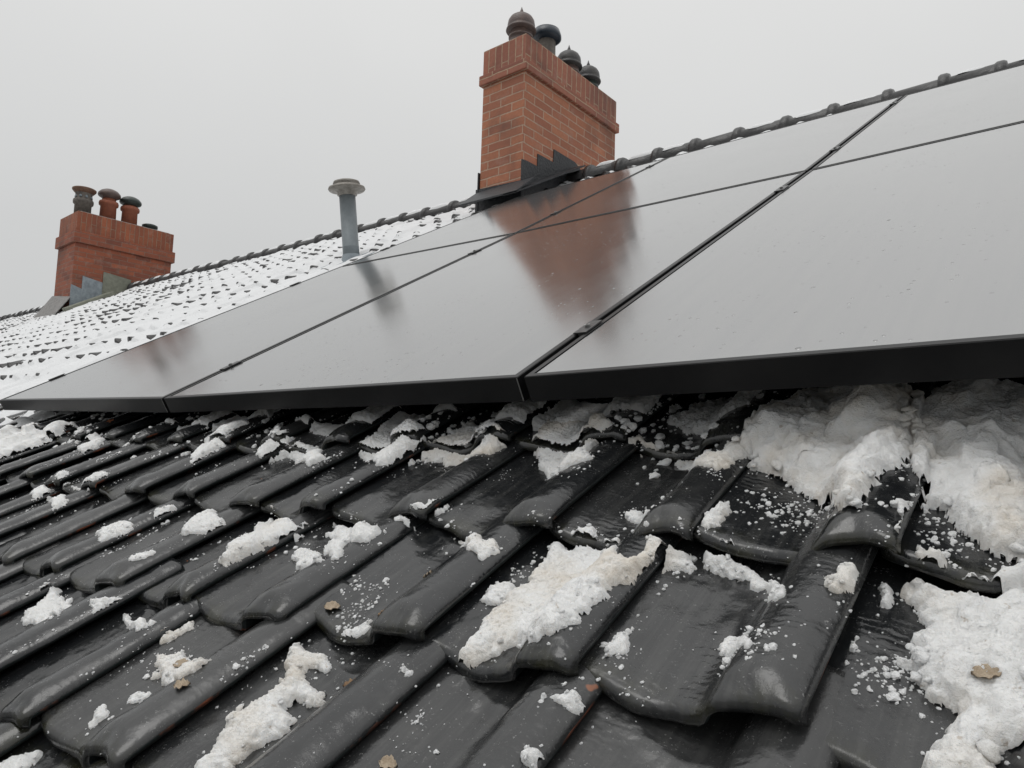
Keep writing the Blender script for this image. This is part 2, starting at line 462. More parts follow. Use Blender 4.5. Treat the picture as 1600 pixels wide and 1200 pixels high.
UK = {-4: .413, -3: .223, -2: .033, -1: -.157, 0: -.343, 1: -.519, 2: -.717, 3: -.921, 4: -1.086, 5: -1.298, 6: -1.479, 7: -1.68}
for k in range(8, 20): UK[k] = UK[k-1] - .1905
def v_nose(c, u):
    c1 = .362 + .085*(max(u, -1.6)+.343) + .03*(min(u, -1.6)+1.6)
    c2 = .571 + .066*(max(u, -1.7)+.33) + .03*(min(u, -1.7)+1.7)
    if c <= 1: return c1 + GAUGE*(c-1)
    return c2 + GAUGE*(c-2)
NVAR = 8
tile_V = [tile_mesh(i+1) for i in range(NVAR)]
low = [tile_grid(24, 16, i+1) for i in range(NVAR)]
placed = []                            # (row, column, matrix in the roof frame, variant)
jit = random.Random(5)
TILT = math.radians(-6.2)
FIX = {(1, 0): (.004, 0, 0), (1, 2): (0, .006, .002), (1, 3): (0, -.006, 0), (1, -1): (.006, -.012, -.004), (2, 0): (.004, .004, .006), (2, -1): (.004, 0, 0)}
for c in (-1, 0, 1, 2, 3, 4):
    for k in range(-4, 20):
        u0 = UK[k]; wd = (UK[k-1]-u0) if k-1 in UK else COVER
        fx = FIX.get((c, k), (0, 0, 0))
        u = u0 + {-1: .010, 0: .010, 1: -.012, 2: .011, 3: .002, 4: 0}[c] + jit.uniform(-.003, .003) + fx[0]; v = v_nose(c, u0) + jit.uniform(-.006, .006) + fx[1]
        w = float(w_roof(u, v)) + .012 + jit.uniform(-.0025, .0035) + fx[2]
        R = Matrix.Rotation(TILT + math.radians(jit.uniform(-.8, .8)), 4, 'X') @ Matrix.Rotation(math.radians(jit.uniform(-.9, .9)), 4, 'Z') @ Matrix.Rotation(math.radians(jit.uniform(-1.0, 1.0)), 4, 'Y')
        sc = wd/COVER
        Mx = Matrix.Translation((u, v, w)) @ R @ Matrix.Diagonal((sc, 1, 1, 1)) @ Matrix.Translation((-.024, 0, 0))
        placed.append((c, k, Mx, jit.randrange(NVAR)))
# nearest hundred tiles: a part each; the rest of the same tiles: one part
RW4 = RW.to_4x4()
hinv = Matrix.Translation(-Vector(house['_at_abs']))
protos, rest = {}, []
bvV, bvF, off = [], [], 0
for c, k, Mx, vi in placed:
    S, Y, Z = low[vi]; nt, ns = S.shape
    P = np.stack([S, Y, Z, np.ones_like(S)], -1).reshape(-1, 4) @ np.array(Mx).T
    bvV.append(P[:, :3])
    idx = (np.arange(nt-1)[:, None]*ns + np.arange(ns-1)[None]).ravel()
    bvF += [(a+off, a+1+off, a+ns+1+off, a+ns+off) for a in idx.tolist()]; off += nt*ns
    if 0 <= c <= 4 and -2 <= k <= 17:
        if vi not in protos:
            V, F, mi = tile_V[vi]
            me = bpy.data.meshes.new('roof_tile'); me.from_pydata(V.tolist(), [], F)
            me.materials.append(T); me.materials.append(CLAY); me.polygons.foreach_set('material_index', mi)
            me.polygons.foreach_set('use_smooth', [True]*len(F)); me.update()
            o = bpy.data.objects.new('roof_tile', me); protos[vi] = o
        else:
            o = protos[vi].copy()
        COL.objects.link(o); o.parent = house; o.matrix_local = hinv @ RW4 @ Mx
    else:
        V, F, mi = tile_V[vi]
        Pw = np.concatenate([V, np.ones((len(V), 1))], 1) @ np.array(Mx).T
        rest.append((to_world(Pw[:, :3]), F, mi))
Vs, Fs, Ms, n = [], [], [], 0
for V, F, mi in rest:
    Vs.append(V); Fs.append(np.array(F)+n); Ms += mi; n += len(V)
o = mesh_obj('roof_tiles', np.concatenate(Vs), np.concatenate(Fs), [T, CLAY], parent=house, midx=Ms); o['kind'] = 'stuff'
BV = BVHTree.FromPolygons(np.concatenate(bvV).tolist(), bvF)
def drop(u, v):
    """height of the tiles under a point of the roof"""
    h = BV.ray_cast(Vector((u, v, .2)), Vector((0, 0, -1)))
    return h[0].z if h[0] is not None else float(w_roof(u, v)) - .02

# far tile field and the snow that lies on it
def tile_h(u, v):
    k = np.floor((u - (UK[19]-.024 - COVER*200))/COVER)
    s = (u - (UK[19]-.024 - COVER*200)) - k*COVER
    z = np.maximum(sec(s), np.where(s < .029, sec(np.minimum(s+COVER, .218)), -1))
    v0 = .15 + .004*np.sin(k*2.3)
    row = np.floor((v-v0)/GAUGE); t = (v-v0) - row*GAUGE
    lift = .010*(_h(row, k, 3)-.35)
    roll = np.exp(-((((s+.014) % COVER)-.19+.0)/.03)**2) + np.exp(-((((s+.014) % COVER))/.03)**2)
    z = z - .030*t/GAUGE + lift*(1-t/GAUGE) + .016*np.clip(roll, 0, 1)*np.exp(-(t/.034)**2)*_h(row, k, 77)
    return z, row, k, t, s
def far_fields():
    us = np.concatenate([np.arange(-24.0, -9.0, .0265), np.arange(-9.0, -5.2, .0145), np.arange(-5.2, 1.4, .0088)])
    vs = np.arange(.02, V_RIDGE+.03, .0107)
    U, Vv = np.meshgrid(us, vs)
    base = w_roof(U, Vv) + .006*(fbm(U*.8, Vv*.9, 4, 2)-.5)
    h, row, k, t, s = tile_h(U, Vv)
    nu, nv = len(us), len(vs)
    def blur(a, r, axis):
        for _ in range(2):
            c = np.cumsum(np.concatenate([np.take(a, [0], axis)]*(r+1) + [a] + [np.take(a, [-1], axis)]*r, axis), axis)
            n = a.shape[axis]
            a = (np.take(c, np.arange(2*r+1, 2*r+1+n), axis) - np.take(c, np.arange(0, n), axis))/(2*r+1) if axis == 0 or True else a
        return a
    bl = blur(h, 5, 0)
    # columns are unevenly spaced: blur near and far parts with fitting windows
    j1 = np.searchsorted(us, -9.0); j2 = np.searchsorted(us, -5.2)
    bb = bl.copy()
    bb[:, :j1] = blur(bl[:, :j1], 1, 1); bb[:, j1:j2] = blur(bl[:, j1:j2], 2, 1); bb[:, j2:] = blur(bl[:, j2:], 3, 1)
    bl = bb
    thin = fbm(U*1.6, Vv*1.9, 9, 3)
    per = _h(row, k, 21)
    near = np.exp(-((U+3.25)/.55)**2)*np.clip((Vv-2.6)/.6, 0, 1)
    th = .0204 + .026*(thin-.5) + .020*(per-.5) - .008*near + .004*(fbm(U*14, Vv*14, 2, 2)-.5)
    snow = base + bl + th
    tiles = base + h
    # snow thins out to nothing along the lower, wind-cleared edge
    edge = (U + 2.86 + .25*(fbm(Vv*4, U*4, 31, 3)-.5))
    cut = np.where(Vv < 1.0, np.clip(edge/.10, 0, 1), 0)
    snow = snow - .05*cut
    cell = lambda mask: mask[:-1, :-1]
    idx = (np.arange(nv-1)[:, None]*nu + np.arange(nu-1)[None])
    um, vm = U[:-1, :-1], Vv[:-1, :-1]
    tmask = (um < UK[17]-.022) | (vm > 1.24)
    smask = ((um < -2.72) & (vm > .46) & ((um < -2.93) | (vm < .93))) | (vm > 3.88)
    def build(name, W, mask, mat):
        q = idx[mask]; F = np.stack([q, q+1, q+nu+1, q+nu], -1)
        used = np.unique(F); remap = np.full(nu*nv, -1); remap[used] = np.arange(len(used))
        P = to_world(np.stack([U.ravel()[used], Vv.ravel()[used], W.ravel()[used]], -1))
        return P, remap[F]
    return build('t', tiles, tmask, TILEFAR), build('s', snow, smask, FARSNOW)
(tv, tf), (sv, sf) = far_fields()
o = mesh_obj('distant_roof_tiles', tv, tf, TILEFAR, parent=house); o['kind'] = 'stuff'

# deck, rear slope and walls of the house
def rf(u, v, w): return to_world(np.array([u, v, w], float))
dk = np.array([rf(-24, -.6, -.16-.41+.37), rf(2.5, -.6, -.60), rf(2.5, V_RIDGE, -.41-.039-.14), rf(-24, V_RIDGE, -.41+.372-.14)])
mesh_obj('roof_deck', np.concatenate([dk, dk-np.array([0, 0, .05])]), [(0, 1, 2, 3), (7, 6, 5, 4), (0, 4, 5, 1), (1, 5, 6, 2), (2, 6, 7, 3), (3, 7, 4, 0)], LEAD, parent=house, smooth=False)
rv_, rfc = [], []
nu = 90
for j in range(14):
    for i in range(nu+1):
        u = -24 + 26.5*i/nu
        r0 = rf(u, V_RIDGE, float(w_roof(u, V_RIDGE))-.01)
        rv_.append((u, r0[1] + j*.34*CA, r0[2] - j*.34*SA - (.02 if j % 2 else 0)))
for j in range(13):
    for i in range(nu):
        a = j*(nu+1)+i; rfc.append((a, a+1, a+nu+2, a+nu+1))
mesh_obj('rear_slope', rv_, rfc, FARSNOW, parent=house, smooth=False)
V, F = box(-23.6, 2.2, .02, 7.9, -8, -.85)
mesh_obj('wall', V, F, WALL, parent=house, smooth=False, uv=box_uv(V, F))

# ridge tiles with their collars
def ridge_top(u): return -.3555 - .01565*(u+.0) + .006   # roof-frame height of the ridge crest
bumps = [.65, .38, .17, -.095, -.342, -.599, -.876, -1.171, -1.449, -1.752, -2.053, -2.334, -2.629, -2.9, -3.2, -3.46, -3.72, -4.02, -4.315, -4.66, -4.962, -5.265, -5.598, -5.962, -6.267, -6.634, -6.949]
while bumps[-1] > -24: bumps.append(bumps[-1]-.318)
caps = []
snow_strips = []
for a, b in zip(bumps[:-1], bumps[1:]):
    if -3.47 < (a+b)/2 < -3.05: continue
    L = a-b; Rr = .085
    ja = random.uniform(-.004, .006)
    sta = [(0, Rr), (L-.055, Rr-.008), (L-.052, Rr+.008), (L-.038, Rr+.016), (L-.010, Rr+.016), (L, Rr+.010), (L, Rr-.02)]
    # collar sits at the lower-u end of each tile, over the next one
    n = 18; V, F = [], []
    for x, r in sta:
        u = a - x
        for i in range(n+1):
            t = math.radians(-12 + 204*i/n)
            p = to_world(np.array([u, V_RIDGE, ridge_top(u)-Rr*.93])) ; p = p + np.array([0, r*math.cos(t), r*math.sin(t)-.0+ja])
            V.append(p)
    for j in range(len(sta)-1):
        for i in range(n):
            q = j*(n+1)+i; F.append((q, q+n+1, q+n+2, q+1))
    mesh_obj('ridge_tile', V, F, TILEFAR, parent=house)
    # snow lying on top of this ridge tile
    if random.random() < (.93 if a < -2.2 else .8):
        Vn, Fn, kk = [], [], 12
        x0, x1 = random.uniform(.0, .05), L-random.uniform(.075, .11)
        t0, t1 = random.uniform(50, 62) if a > -3 else random.uniform(40, 54), random.uniform(128, 150)
        m_ = 14
        for j in range(kk+1):
            fx = j/kk; u = a - (x0+(x1-x0)*fx)
            e = math.sqrt(max(0, 1-(2*fx-1)**4))
            for i in range(m_+1):
                g = i/m_; t = math.radians(t0+(t1-t0)*g + 7*(vnoise(np.array(u*17.), np.array(g*2.), 5)-.5))
                th = ((.016 if a < -2.2 else .009)*e*math.sqrt(max(0, 1-(2*g-1)**2))-.003)*(.6+.8*float(vnoise(np.array(u*25.), np.array(g*3.), 3)))
                p = to_world(np.array([u, V_RIDGE, ridge_top(u)-Rr*.93])) + np.array([0, (Rr+th)*math.cos(t), (Rr+th)*math.sin(t)+ja])
                Vn.append(p)
        for j in range(kk):
            for i in range(m_):
                q = j*(m_+1)+i; Fn.append((q, q+m_+1, q+m_+2, q+1))
        snow_strips.append((np.array(Vn), Fn))
V2, F2 = join(snow_strips)
tri = [f for f in F2]
allV = np.concatenate([sv, V2]); allF = np.concatenate([sf, np.array(tri)+len(sv)])
o = mesh_obj('snow_cover', allV, allF, FARSNOW); o['kind'] = 'stuff'
tag(o, 'thin white snow lying over the far tiles and along the ridge', 'snow')

# ------------------------------------------------------------------ solar panels
D = .30679
PU = {'L': -2.94258, 'A': -1.79858, 'B': -.64458, 'R': .50942}
PV = [.75195, 2.32874, 3.90553]
PW = {('L', 0): .0195, ('L', 1): .0170, ('L', 2): .0032, ('A', 0): -.0059, ('A', 1): -.0092, ('A', 2): .0037,
      ('B', 0): -.0014, ('B', 1): -.0162, ('B', 2): .0042, ('R', 0): .0209, ('R', 1): -.0077, ('R', 2): .0015}
NB = {'L': 'A', 'A': 'B', 'B': 'R'}
FH, FW, GAPU, GAPV = .040, .011, .013, .012
# seams that run a little askew in the upper row
SKEW = {('A', 2): -.022, ('B', 2): .022, ('L', 2): .008, ('L', 0): -.14}
def panel_pt(col, row, a, b, w):
    """a, b in 0..1 across / up the panel"""
    nx = NB[col]
    u0 = PU[col]; u1 = PU[nx] - (GAPU if nx != 'R' else GAPU)
    v0 = PV[row] + (GAPV/2 if row else 0); v1 = PV[row+1] - (GAPV/2 if row == 0 else 0)
    s0 = SKEW.get((col, row+1), 0)*b + SKEW.get((col, row), 0)*(1-b); s1 = SKEW.get((nx, row+1), 0)*b + SKEW.get((nx, row), 0)*(1-b)
    ww = (PW[(col, row)]*(1-a)+PW[(nx, row)]*a)*(1-b) + (PW[(col, row+1)]*(1-a)+PW[(nx, row+1)]*a)*b
    return to_world(np.array([(u0+s0)*(1-a)+(u1+s1)*a, v0*(1-b)+v1*b, -D + ww + w]))
LAB = {('L', 0): 'black solar panel at the lower left corner of the array, beside the snowy tiles',
       ('A', 0): 'black solar panel in the middle of the lower row, mirroring the chimney top',
       ('B', 0): 'black solar panel nearest the camera in the lower row, over the biggest snow pile',
       ('L', 1): 'black solar panel in the upper row beside the grey vent pipe',
       ('A', 1): 'black solar panel in the middle of the upper row under the ridge',
       ('B', 1): 'black solar panel at the upper right corner of the array, under the ridge'}
panels = {}
for (col, row), lab in LAB.items():
    at = panel_pt(col, row, .5, 0, -FH)
    p = thing('solar_panel', lab, 'solar panel', tuple(at), 'solar panels mounted on the roof')
    panels[(col, row)] = p
    W = PU[NB[col]]-PU[col]-GAPU; H = PV[row+1]-PV[row]
    fa, fb = FW/W, FW/H
    P = lambda a, b, w: panel_pt(col, row, a, b, w)
    # frame: top lip, outer side, inner step, bottom flange
    loops = [[(0, 0), (1, 0), (1, 1), (0, 1)], [(fa, fb), (1-fa, fb), (1-fa, 1-fb), (fa, 1-fb)]]
    ch = .0012
    V = []
    ia, ib = .030/W, .030/H
    ring = [(0, 0, -FH), (0, 0, -ch), (ch/W, ch/H, 0), (fa, fb, 0), (fa, fb, -.008), (.002/W, .002/H, -.010), (.002/W, .002/H, -FH+.002), (ia, ib, -FH+.002), (ia, ib, -FH)]
    for a, b, w in ring:
        for (x, y) in ((a, b), (1-a, b), (1-a, 1-b), (a, 1-b)): V.append(P(x, y, w))
    F = []
    nr = len(ring)
    for j in range(nr):
        for i in range(4):
            a0, b0 = j*4+i, j*4+(i+1) % 4; a1, b1 = ((j+1) % nr)*4+i, ((j+1) % nr)*4+(i+1) % 4
            F.append((a0, b0, b1, a1))
    mesh_obj('frame', V, F, FRAME, parent=p, smooth=False)
    ga, gb = (FW+.0022)/W, (FW+.0012)/H
    ng = 16
    V = [P(ga+(1-2*ga)*i/ng, gb+(1-2*gb)*j/ng, -.0012) for j in range(ng+1) for i in range(ng+1)]
    nt_ = len(V)
    V += [P(x, y, -.006) for x, y in ((ga, gb), (1-ga, gb), (1-ga, 1-gb), (ga, 1-gb))]
    F = [(j*(ng+1)+i, j*(ng+1)+i+1, (j+1)*(ng+1)+i+1, (j+1)*(ng+1)+i) for j in range(ng) for i in range(ng)]
    F.append((nt_+3, nt_+2, nt_+1, nt_))
    mesh_obj('glass', V, F, GLASS, parent=p)
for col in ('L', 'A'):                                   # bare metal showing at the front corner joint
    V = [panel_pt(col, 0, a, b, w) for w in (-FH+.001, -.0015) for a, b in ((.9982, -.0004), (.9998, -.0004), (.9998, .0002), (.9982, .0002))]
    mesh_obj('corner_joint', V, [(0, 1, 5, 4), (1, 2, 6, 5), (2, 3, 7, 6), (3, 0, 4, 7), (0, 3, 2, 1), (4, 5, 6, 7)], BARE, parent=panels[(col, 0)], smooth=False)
# rails and clamps
railv = [.955, 2.05, 2.65, 3.66]
RL = ['lowest black mounting rail under the lower row of panels', 'black mounting rail under the upper edge of the lower panel row',
      'black mounting rail under the lower edge of the upper panel row', 'highest black mounting rail, under the panels next to the ridge']
for v, lab in zip(railv, RL):
    V = []
    for u in np.linspace(-3.02, .55, 6):
        for dv, dw in ((-.02, -.085), (.02, -.085), (.02, -.044), (-.02, -.044)):
            V.append(to_world(np.array([u, v+dv, -D+dw])))
    F = [(j*4+i, j*4+(i+1) % 4, (j+1)*4+(i+1) % 4, (j+1)*4+i) for j in range(5) for i in range(4)] + [(0, 1, 2, 3)[::-1], (20, 21, 22, 23)]
    tag(mesh_obj('mounting_rail', V, F, RAIL, smooth=False), lab, 'rail', 'rails under the solar panels')
def clamp(col, v, end=False):
    row = 0 if v < PV[1] else 1
    p = panels[(col, row)]
    b = (v-PV[row])/(PV[row+1]-PV[row])
    hw = .028
    parts = []
    if end: prof = [(-.016, -.05), (-.016, .003), (.006, .003), (.006, .0012), (-.012, .0012), (-.012, -.05)]
    else: prof = [(-.019, .001), (-.019, .0034), (.006, .0034), (.006, .001), (-.003, .001), (-.004, -.02), (-.009, -.02), (-.010, .001)]
    sk = SKEW.get((col, row+1), 0)*b + SKEW.get((col, row), 0)*(1-b)
    ww = PW[(col, row)]*(1-b) + PW[(col, row+1)]*b
    pts = [to_world(np.array([PU[col]+sk+x, v-hw, -D+ww+y])) for x, y in prof]
    V, F = prism(pts, to_world(np.array([0, 2*hw, 0])))
    o = mesh_obj('clamp', V, F, RAIL if end else CLAMPM, parent=p, smooth=False)
    if not end:
        V, F = lathe(to_world(np.array([PU[col]+sk-.0065, v, -D+ww+.0034])), [(.005, 0), (.005, .004), (.0025, .004), (.0025, .0015)], 12, axis=to_world(np.array([0, 0, 1.])))
        mesh_obj('bolt', V, F, BARE, parent=o, smooth=False)
for v in railv:
    clamp('A', v); clamp('B', v); clamp('L', v, True)

# ------------------------------------------------------------------ chimneys
def uvpoly(o): pass
def brick_thing(th, name, boxes, mat, swap=False, bev=.006):
    parts = [box(*b) for b in boxes]; V, F = join(parts)
    o = mesh_obj(name, V, F, mat, parent=th, smooth=False, uv=box_uv(V, F, swap)); bevel(o, bev)
    return o
cx0, cx1, cy0, cy1 = -3.468, -3.066, 3.740, 4.980
ch = thing('chimney', 'tall orange red brick chimney with four dark pots, rising right behind the solar panels', 'chimney', (-3.267, 4.36, 1.7))
brick_thing(ch, 'shaft', [(cx0, cx1, cy0, cy1, 1.45, 2.722)], BRICK)
brick_thing(ch, 'projecting_course', [(cx0-.024, cx1+.024, cy0-.024, cy1+.024, 2.722, 2.800)], SOLDIER)
brick_thing(ch, 'crown', [(cx0-.004, cx1+.004, cy0-.004, cy1+.004, 2.800, 3.000)], SOLDIER, True)
V, F = box(cx0+.03, cx1-.03, cy0+.03, cy1-.03, 3.0, 3.018)
bevel(mesh_obj('mortar_bed', V, F, MORTAR, parent=ch, smooth=False), .012)
# black stepped flashing on the right face, apron on the front
def side_plate(x, pts, th, t=.005):
    return prism([(x, cy0+y, z) for y, z in pts], (t, 0, 0))
steps = [(-.012, 1.62), (-.012, 2.055), (.045, 2.063), (.169, 2.062), (.169, 2.158), (.362, 2.160), (.365, 2.262), (.64, 2.258), (.72, 2.225), (.80, 2.14), (.95, 2.0), (.95, 1.62)]
V, F = side_plate(cx1+.001, steps, ch); mesh_obj('stepped_flashing', V, F, LEAD, parent=ch, smooth=False)
V, F = prism([(cx0-.03, cy0-.008, 1.925), (cx1+.008, cy0-.008, 1.903), (cx1+.008, cy0-.008, 1.6), (cx0-.03, cy0-.008, 1.6)], (0, .007, 0))
Va, Fa = prism([(cx0-.015, cy0-.010, 1.90), (cx1+.12, cy0-.010, 1.90), (cx1+.12, cy0-.20, 1.745), (cx0-.02, cy0-.20, 1.750)], (0, 0, -.012))
Vb, Fb = prism([(cx1+.004, cy0-.2, 1.742), (cx1+.12, cy0-.2, 1.742), (cx1+.12, cy0+.62, 2.20), (cx1+.004, cy0+.62, 2.21)], (0, 0, -.012))
V, F = join([(V, F), (Va, Fa), (Vb, Fb)]); mesh_obj('apron', V, F, LEAD, parent=ch, smooth=False)
V, F = prism([(cx0-.012, cy0-.012, 1.65), (cx0-.012, cy0-.012, 2.05), (cx0-.012, cy0+.15, 2.05), (cx0-.012, cy0+.15, 1.7)], (.01, 0, 0))
mesh_obj('edge_flashing', V, F, LEAD, parent=ch, smooth=False)

def dome_pot(x, y, z, potmat, cowlmat, s=1.0):
    V, F = lathe((x, y, z), [(.098*s, 0), (.098*s, .045), (.090*s, .055), (.084*s, .10), (.094*s, .106), (.094*s, .120), (.085*s, .125), (.088*s, .15), (.072*s, .165)])
    p = mesh_obj('chimney_pot', V, F, potmat, parent=ch)
    pr = [(.060*s, .15), (.080*s, .15), (.082*s, .156), (.110*s, .160), (.116*s, .168), (.114*s, .178), (.104*s, .184), (.105*s, .198), (.105*s, .212), (.100*s, .244), (.085*s, .270), (.060*s, .290), (.022*s, .301), (.015*s, .310), (.018*s, .318), (.012*s, .332), (.005*s, .352), (.001, .366)]
    V, F = lathe((x, y, z), pr); mesh_obj('cowl', V, F, cowlmat, parent=p)
xm = -3.267
dome_pot(xm, 3.925, 3.012, POTBROWN, POTBROWN)
dome_pot(xm, 4.555, 3.012, POTBROWN, POTDARK, .98)
dome_pot(xm, 4.845, 3.012, POTGREEN, POTDARK, .96)
V, F = lathe((xm, 4.245, 3.012), [(.085, 0), (.085, .06), (.075, .07), (.072, .245), (.065, .25)])
p = mesh_obj('chimney_pot', V, F, POTGREY, parent=ch)
V, F = lathe((xm, 4.245, 3.012), [(.07, .235), (.105, .25), (.118, .262), (.117, .285), (.104, .325), (.08, .338), (.001, .344)]); mesh_obj('cowl', V, F, POTBLUE, parent=p)

# the further chimney
lx0, lx1, ly0, ly1 = -11.474, -10.816, 3.494, 4.815
lc = thing('chimney', 'weathered dark red brick chimney far left, with grey lead at its foot', 'chimney', (-11.14, 4.15, 1.6))
brick_thing(lc, 'shaft', [(lx0, lx1, ly0, ly1, 1.2, 2.70)], BRICK_B)
brick_thing(lc, 'projecting_course', [(lx0-.035, lx1+.035, ly0-.035, ly1+.035, 2.70, 2.865)], BRICK_B)
brick_thing(lc, 'crown', [(lx0-.006, lx1+.006, ly0-.006, ly1+.006, 2.865, 3.145)], SOLDIER_B, True)
V, F = box(lx0+.04, lx1-.04, ly0+.04, ly1-.04, 3.145, 3.165); bevel(mesh_obj('mortar_bed', V, F, MORTAR, parent=lc, smooth=False), .015)
xl = -11.13
V, F = lathe((xl, ly0+.155, 3.155), [(0.1066, 0), (0.1066, .17), (0.1271, .19), (0.1312, .22), (0.1271, .245), (0.1066, .25), (0.1066, .33), (0.1148, .345)])
p = mesh_obj('chimney_pot', V, F, POTGREY, parent=lc)
hl = []
for i in range(9):
    t = 2*math.pi*i/9; hl.append(lathe((xl+.1072*math.cos(t), ly0+.155+.1072*math.sin(t), 3.44), [(.018, 0), (0.0197, .004)], 12, (math.cos(t), math.sin(t), 0)))
V, F = join(hl); mesh_obj('vent_hole', V, F, GREYLEAD, parent=p)
V, F = lathe((xl, ly0+.155, 3.155), [(0.1066, .335), (0.1312, .36), (0.1517, .385), (0.1542, .405), (0.1435, .412), (0.1066, .40), (0.0410, .395), (0.0008, .395)]); mesh_obj('cowl', V, F, POTRUST, parent=p)
for y, mt, zz in ((.49, POTBROWN, .02), (.79, POTGREEN, -.005)):
    V, F = lathe((xl, ly0+y, 3.155), [(0.1107, 0), (0.1050, .25), (0.1271, .265), (0.1312, .295), (0.1230, .32), (0.0943, .325), (0.0902, .36)])
    p = mesh_obj('chimney_pot', V, F, POTRED, parent=lc)
    V, F = lathe((xl, ly0+y, 3.155), [(0.0820, .33+zz), (0.1025, .355+zz), (0.1435, .38+zz), (0.1517, .40+zz), (0.1460, .425+zz), (0.1148, .46+zz), (0.0738, .482+zz), (0.0008, .487+zz)]); mesh_obj('cowl', V, F, mt, parent=p)
V, F = lathe((xl, ly0+1.095, 3.155), [(0.0738, 0), (0.0738, .08), (0.1107, .09), (0.1107, .125), (0.0820, .138), (0.0008, .14)]); mesh_obj('cowl', V, F, POTGREEN, parent=lc)
# stepped lead at its foot, one sheet per step, and the mortar fillet
for (y0, y1, z0, z1, mt) in ((-.01, .135, 1.7, 2.10, GREYLEAD), (.125, .395, 1.85, 2.245, GREYLEAD), (.385, .76, 1.98, 2.36, MOSSLEAD)):
    k_ = {-.01: .016, .125: .009, .385: .013}[y0]
    V, F = prism([(lx1+.001, ly0+y0, z0), (lx1+.001, ly0+y1, z0+.12), (lx1+.001, ly0+y1, z1-.045), (lx1+.001, ly0+y0, z1)], (k_, 0, 0))
    mesh_obj('lead_sheet', V, F, mt, parent=lc, smooth=False)
V, F = prism([(lx0-.16, ly0-.17, 1.70), (lx1+.05, ly0-.17, 1.68), (lx1+.03, ly0-.006, 1.93), (lx0-.04, ly0-.006, 2.02)], (0, -.02, -.05))
bevel(mesh_obj('mortar_fillet', V, F, MORTAR, parent=lc, smooth=False), .01)
V, F = prism([rf(-10.72, 3.78, -.185), rf(-10.55, 3.78, -.19), rf(-10.50, 4.42, -.185), rf(-10.68, 4.42, -.175)], to_world(np.array([0, 0, -.06])))
bevel(mesh_obj('lead_gutter', V, F, MOSSLEAD, parent=lc, smooth=False), .01)

# ------------------------------------------------------------------ vent pipe
pb = rf(-3.767, 3.072, -.372)
axis = Vector((0, 0, 1)) + .40*Vector(to_world(np.array([0, 0, 1.])))
axis.normalize()
vp = thing('vent_pipe', 'grey zinc vent pipe with a flat round hood, standing beside the upper left panel', 'vent pipe', tuple(pb))
HP = .44
V, F = lathe(pb, [(.054, -.08), (.054, .10), (.0545, .102), (.053, .104), (.053, HP)], 40, axis); mesh_obj('pipe', V, F, ZINC, parent=vp)
V, F = lathe(pb, [(.050, HP-.005), (.064, HP), (.064, HP+.02), (.075, HP+.024), (.114, HP+.030), (.121, HP+.040), (.117, HP+.052), (.084, HP+.066), (.082, HP+.070), (.088, HP+.078), (.083, HP+.090), (.06, HP+.098), (.001, HP+.102)], 44, axis); mesh_obj('hood', V, F, ZINCTOP, parent=vp)
V, F = lathe(pb, [(.092, -.03), (.088, -.01), (.064, .022), (.056, .05), (.0542, .05)], 40, axis); mesh_obj('collar', V, F, GREYLEAD, parent=vp)
V, F = prism([rf(-3.93, 2.86, -.352), rf(-3.60, 2.86, -.357), rf(-3.60, 3.26, -.357), rf(-3.93, 3.26, -.352)], to_world(np.array([0, 0, .006])))
mesh_obj('flashing_sheet', V, F, GREYLEAD, parent=vp, smooth=False)

# ------------------------------------------------------------------ snow on the cleared tiles
def pip_dist(P, poly):
    """signed distance (inside positive) of points to a polygon"""
    A = np.array(poly); B = np.roll(A, -1, 0)
    d = np.full(len(P), 1e9); ins = np.zeros(len(P), bool)
    for a, b in zip(A, B):
        ab = b-a; t = np.clip(((P-a) @ ab)/max(ab @ ab, 1e-12), 0, 1)
        d = np.minimum(d, np.hypot(*(P-(a+t[:, None]*ab)).T))
        c = ((a[1] > P[:, 1]) != (b[1] > P[:, 1]))
        xs = a[0] + (P[:, 1]-a[1])*(b[0]-a[0])/((b[1]-a[1]) if b[1] != a[1] else 1e-9)
        ins ^= c & (P[:, 0] < xs)
    return np.where(ins, d, -d)
# unit lump
def ico():
    import bmesh
    out = []
    for sub in (1, 2, 3):
        bm = bmesh.new(); bmesh.ops.create_icosphere(bm, subdivisions=sub, radius=1.0)
        bm.verts.index_update()
        out.append((np.array([v.co[:] for v in bm.verts]), np.array([[v.index for v in f.verts] for f in bm.faces]))); bm.free()
    return out
ICO = ico()
def lump(c, r, sub, seed, flat=.75):
    """a crumbly rounded lump in the roof frame"""
    V, F = ICO[sub]
    g = np.random.default_rng(seed)
    o1, o2 = g.uniform(0, 50, 2)
    n = 1 + 1.25*(fbm(V[:, 0]*1.6+o1+V[:, 2]*.9, V[:, 1]*1.6+o2-V[:, 2]*.7, seed % 97, 3)-.5)*2*.6
    sc = np.array([g.uniform(.75, 1.3), g.uniform(.75, 1.3), g.uniform(.55, .95)*flat/.75])
    a = g.uniform(0, 6.28); R = np.array([[math.cos(a), -math.sin(a), 0], [math.sin(a), math.cos(a), 0], [0, 0, 1]])
    return (V*n[:, None]*sc*r) @ R.T + np.array(c), F

